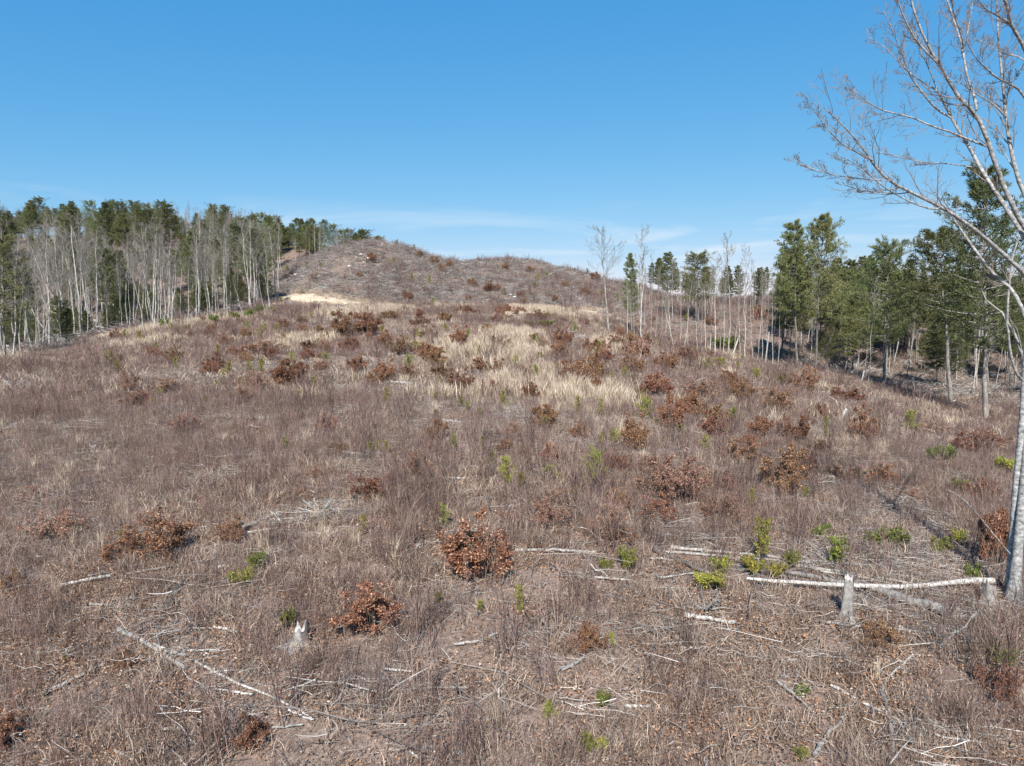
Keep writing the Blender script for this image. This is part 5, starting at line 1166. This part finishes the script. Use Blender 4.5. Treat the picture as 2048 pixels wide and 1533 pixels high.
def stump(px, py, wpx, hpx, label, seed, roots=5, mat=None, jag=.35):
    global rng
    rng = np.random.default_rng(seed)
    p_ = at(px, py); mpp = p_[1] / F
    k = 14; an = np.arange(k) * 6.283 / k
    rr0 = wpx * mpp * .5; ht = hpx * mpp
    zs = np.array([-.1, .0, .1, .25, .5, .75, .92, 1.0])
    fl = np.array([1.9, 1.6, 1.28, 1.1, 1., .93, .9, .82])
    lob = 1 + .16 * np.sin(an * 3 + rng.uniform(0, 6)) + .10 * rng.normal(size=k)
    rootm = np.maximum(0, np.cos(an * roots / 2 * 2 + rng.uniform(0, 6))) * .7
    v = []
    for z_, f in zip(zs, fl):
        r_ = rr0 * f * (lob + .05 * rng.normal(size=k)) * (1 + rootm * max(0, .3 - z_) * 1.6)
        top = ht * z_ + (jag * rr0 * 2 * rng.normal(size=k) * .5 if z_ == 1 else 0)
        v.append(np.stack([np.cos(an) * r_, np.sin(an) * r_, np.broadcast_to(top, (k,))], 1))
    n = len(zs); i = (np.arange(n - 1)[:, None] * k + np.arange(k)[None]).ravel(); i2 = (np.arange(n - 1)[:, None] * k + (np.arange(k)[None] + 1) % k).ravel()
    mb = MB(); mb.add(np.concatenate(v), q=np.stack([i, i2, i2 + k, i + k], 1))
    tp = MB(); ring = v[-1] * [.98, .98, 1]; tp.add(np.vstack([ring, [[0, 0, ht * .9]]]), t=[(x, (x + 1) % k, k) for x in range(k)])
    rt = MB(); m_ = roots
    ra = rng.uniform(0, 6.28, m_); s_ = np.linspace(0, 1, 5)
    rp = np.stack([np.cos(ra)[:, None] * rr0 * (1 + s_ * 2.6), np.sin(ra)[:, None] * rr0 * (1 + s_ * 2.6), np.broadcast_to(.14 * ht * (1 - s_) - .03, (m_, 5))], -1) + rng.normal(size=(m_, 5, 3)) * rr0 * .12
    rt.tubes(rp, np.broadcast_to(np.linspace(.42, .12, 5) * rr0, (m_, 5)), 6)
    thing('tree_stump', [('trunk', mb.mesh('stump', mat or M_GREYLOG)), ('cut_top', tp.mesh('stump_top', M_LOG)), ('roots', rt.mesh('stump_roots', mat or M_GREYLOG))], p_, label, 'stump', None, 0, 1, (random.gauss(0, .05), random.gauss(0, .05)))
stump(1690, 1243, 20, 96, 'tall grey stump standing in front of the crossing logs', 1, jag=.9)
stump(1978, 1212, 26, 44, 'short broken grey stump beside the foot of the big silvery tree', 2, jag=.6)
stump(602, 1290, 30, 34, 'twiggy pale hollow stump with dark shadow beside a dull laurel', 3, 7, jag=.8)
stump(432, 772, 14, 12, 'little bleached stump on the slope below the wood', 4)
stump(765, 494, 5, 7, 'tan stump on the very top of the bald knoll', 5)
stump(190, 905, 12, 12, 'small pale stump in purple stems below the wood', 6)
stump(160, 1075, 14, 16, 'dark burnt-looking stump beside a faded oak shrub', 7, mat=M_DARKWOOD)
stump(938, 822, 12, 10, 'small dark stump among slash near two saplings', 8, mat=M_DARKWOOD)
stump(1140, 745, 10, 8, 'small grey stump beside straw grass', 9)

# uprooted dead top at the corner below the wood, a bleached root and a brush pile branch
def spray(px, py, wpx, label, seed, n=9, mat=None, name='dead_branch', upw=.6):
    global rng
    rng = np.random.default_rng(seed)
    p_ = at(px, py); W = wpx * p_[1] / F
    s_ = np.linspace(0, 1, 6)
    an = rng.uniform(0, 6.28, n); el_ = rng.uniform(.05, upw, n)
    Ln = W * rng.uniform(.5, 1., n)
    d = np.stack([np.cos(an) * np.cos(el_), np.sin(an) * np.cos(el_), np.sin(el_)], 1)
    p1 = d[:, None] * (Ln[:, None] * s_)[..., None] + np.cumsum(rng.normal(size=(n, 6, 3)) * .03 * W, 1) * s_[None, :, None]
    r1_ = np.broadcast_to(np.linspace(.035, .012, 6), (n, 6)) * W
    a = MB(); a.tubes(p1, r1_, 5)
    b_ = MB(); p2, r2_ = spawn(p1, r1_, 4, .3, 1, 45, .45, .1, .18, 4, rmin=.005); b_.tubes(p2, r2_, 3)
    thing(name, [('stem', a.mesh('spray_main', mat or M_LOG)), ('twigs', b_.mesh('spray_twigs', mat or M_LOG))], p_ + [0, 0, .05], label, 'branch')
spray(30, 785, 46, 'upturned dead treetop with spreading bare limbs below the wood', 1, 10, M_GREYLOG, upw=1.2)
spray(922, 990, 28, 'bright bleached root lying splayed in dead stems', 2, 9, upw=.3)
spray(1082, 1180, 34, 'forked grey dead branch standing near a sapling', 3, 6, M_GREYLOG, upw=1.)
spray(640, 1030, 60, 'spreading grey brush pile branch beside the bright orange shrub', 4, 12, M_GREYLOG, upw=.8)
spray(1410, 1225, 60, 'tangled grey branch pile under the thin yellow laurel', 5, 14, M_GREYLOG, upw=.8)
spray(565, 1052, 50, 'pale branch heap on the slope beside the small oak shrub', 6, 12, upw=.5)

def rock(px, py, wpx, label, seed, group=None):
    global rng
    rng = np.random.default_rng(seed)
    import bmesh
    bm = bmesh.new(); bmesh.ops.create_icosphere(bm, subdivisions=2, radius=1)
    p_ = at(px, py); s = wpx * p_[1] / F * .5
    co = np.array([v.co[:] for v in bm.verts]); k = rng.normal(size=(6, 3))
    f = 1 + sum(.10 * np.sin(co @ q * 1.6 + i) for i, q in enumerate(k))
    for v, ff in zip(bm.verts, f): v.co = (v.co[0] * s * ff, v.co[1] * s * ff * .8, v.co[2] * s * ff * .6)
    me = bpy.data.meshes.new('rock'); bm.to_mesh(me); bm.free(); me.materials.append(M_ROCK)
    o = link('rock', me); o.location = p_ + [0, 0, s * .25]; o.rotation_euler = (0, 0, rng.uniform(0, 6)); tag(o, label, 'rock', group)
rock(805, 1228, 16, 'pale rock half hidden by the wide orange-brown oak shrub', 1)
rock(838, 1095, 18, 'rounded tan rock in thin straw grass', 2)
rock(1366, 752, 10, 'small white rock on the slope before the gully', 3)
rock(918, 1508, 14, 'white chip of rock in bare litter', 4)
rock(445, 1138, 16, 'tan rock beside the green laurel pair', 5)
for i, (x, y) in enumerate([(722, 512), (735, 520), (712, 517), (748, 514), (728, 526), (600, 545), (610, 538), (592, 552), (604, 556), (700, 535), (1020, 592), (1012, 600), (1028, 596), (1050, 560)]):
    rock(x, y, random.uniform(5, 10), 'white rock lying exposed on the cleared hill beyond the track', 20 + i, 'white rocks on the cleared hill')

# ------------------------------------------------------------------ dead weed stems over the lower slope
rng = np.random.default_rng(404)
X, Y = field(7, 46, 9.5)
gp = bl(X, Y, GPB); spv = bl(X, Y, SPB); nz = .6 * fbm(X, Y, 6, 21) + .4 * noise(X, Y, 1.6, 24)
clr = np.zeros(len(X))
for x, y, r_ in CLR: clr = np.maximum(clr, np.exp(-((X - x) ** 2 + (Y - (y - .3 * r_)) ** 2) / (r_ * r_) * .9))
nz = nz + .10 * np.clip((-.15 - X / Y) / .2, 0, 1) + .06 * np.clip((X / Y - .15) / .2, 0, 1)
X, Y = sel(X, Y, np.clip((nz - .32) * 3.4, .12, 1) * (1 - .8 * spv) * (1 - .5 * gp) * (1 - .95 * clr) * np.clip(1.25 - Y / 46 * .7, .4, 1))
scatter('dead_weeds', WEED, X, Y, rng.uniform(.35, 1.05, len(X)) * np.clip(1.15 - Y / 46 * .35, 0, 1), 'reddish brown dead weed stems standing all over the lower slope', 'weeds')
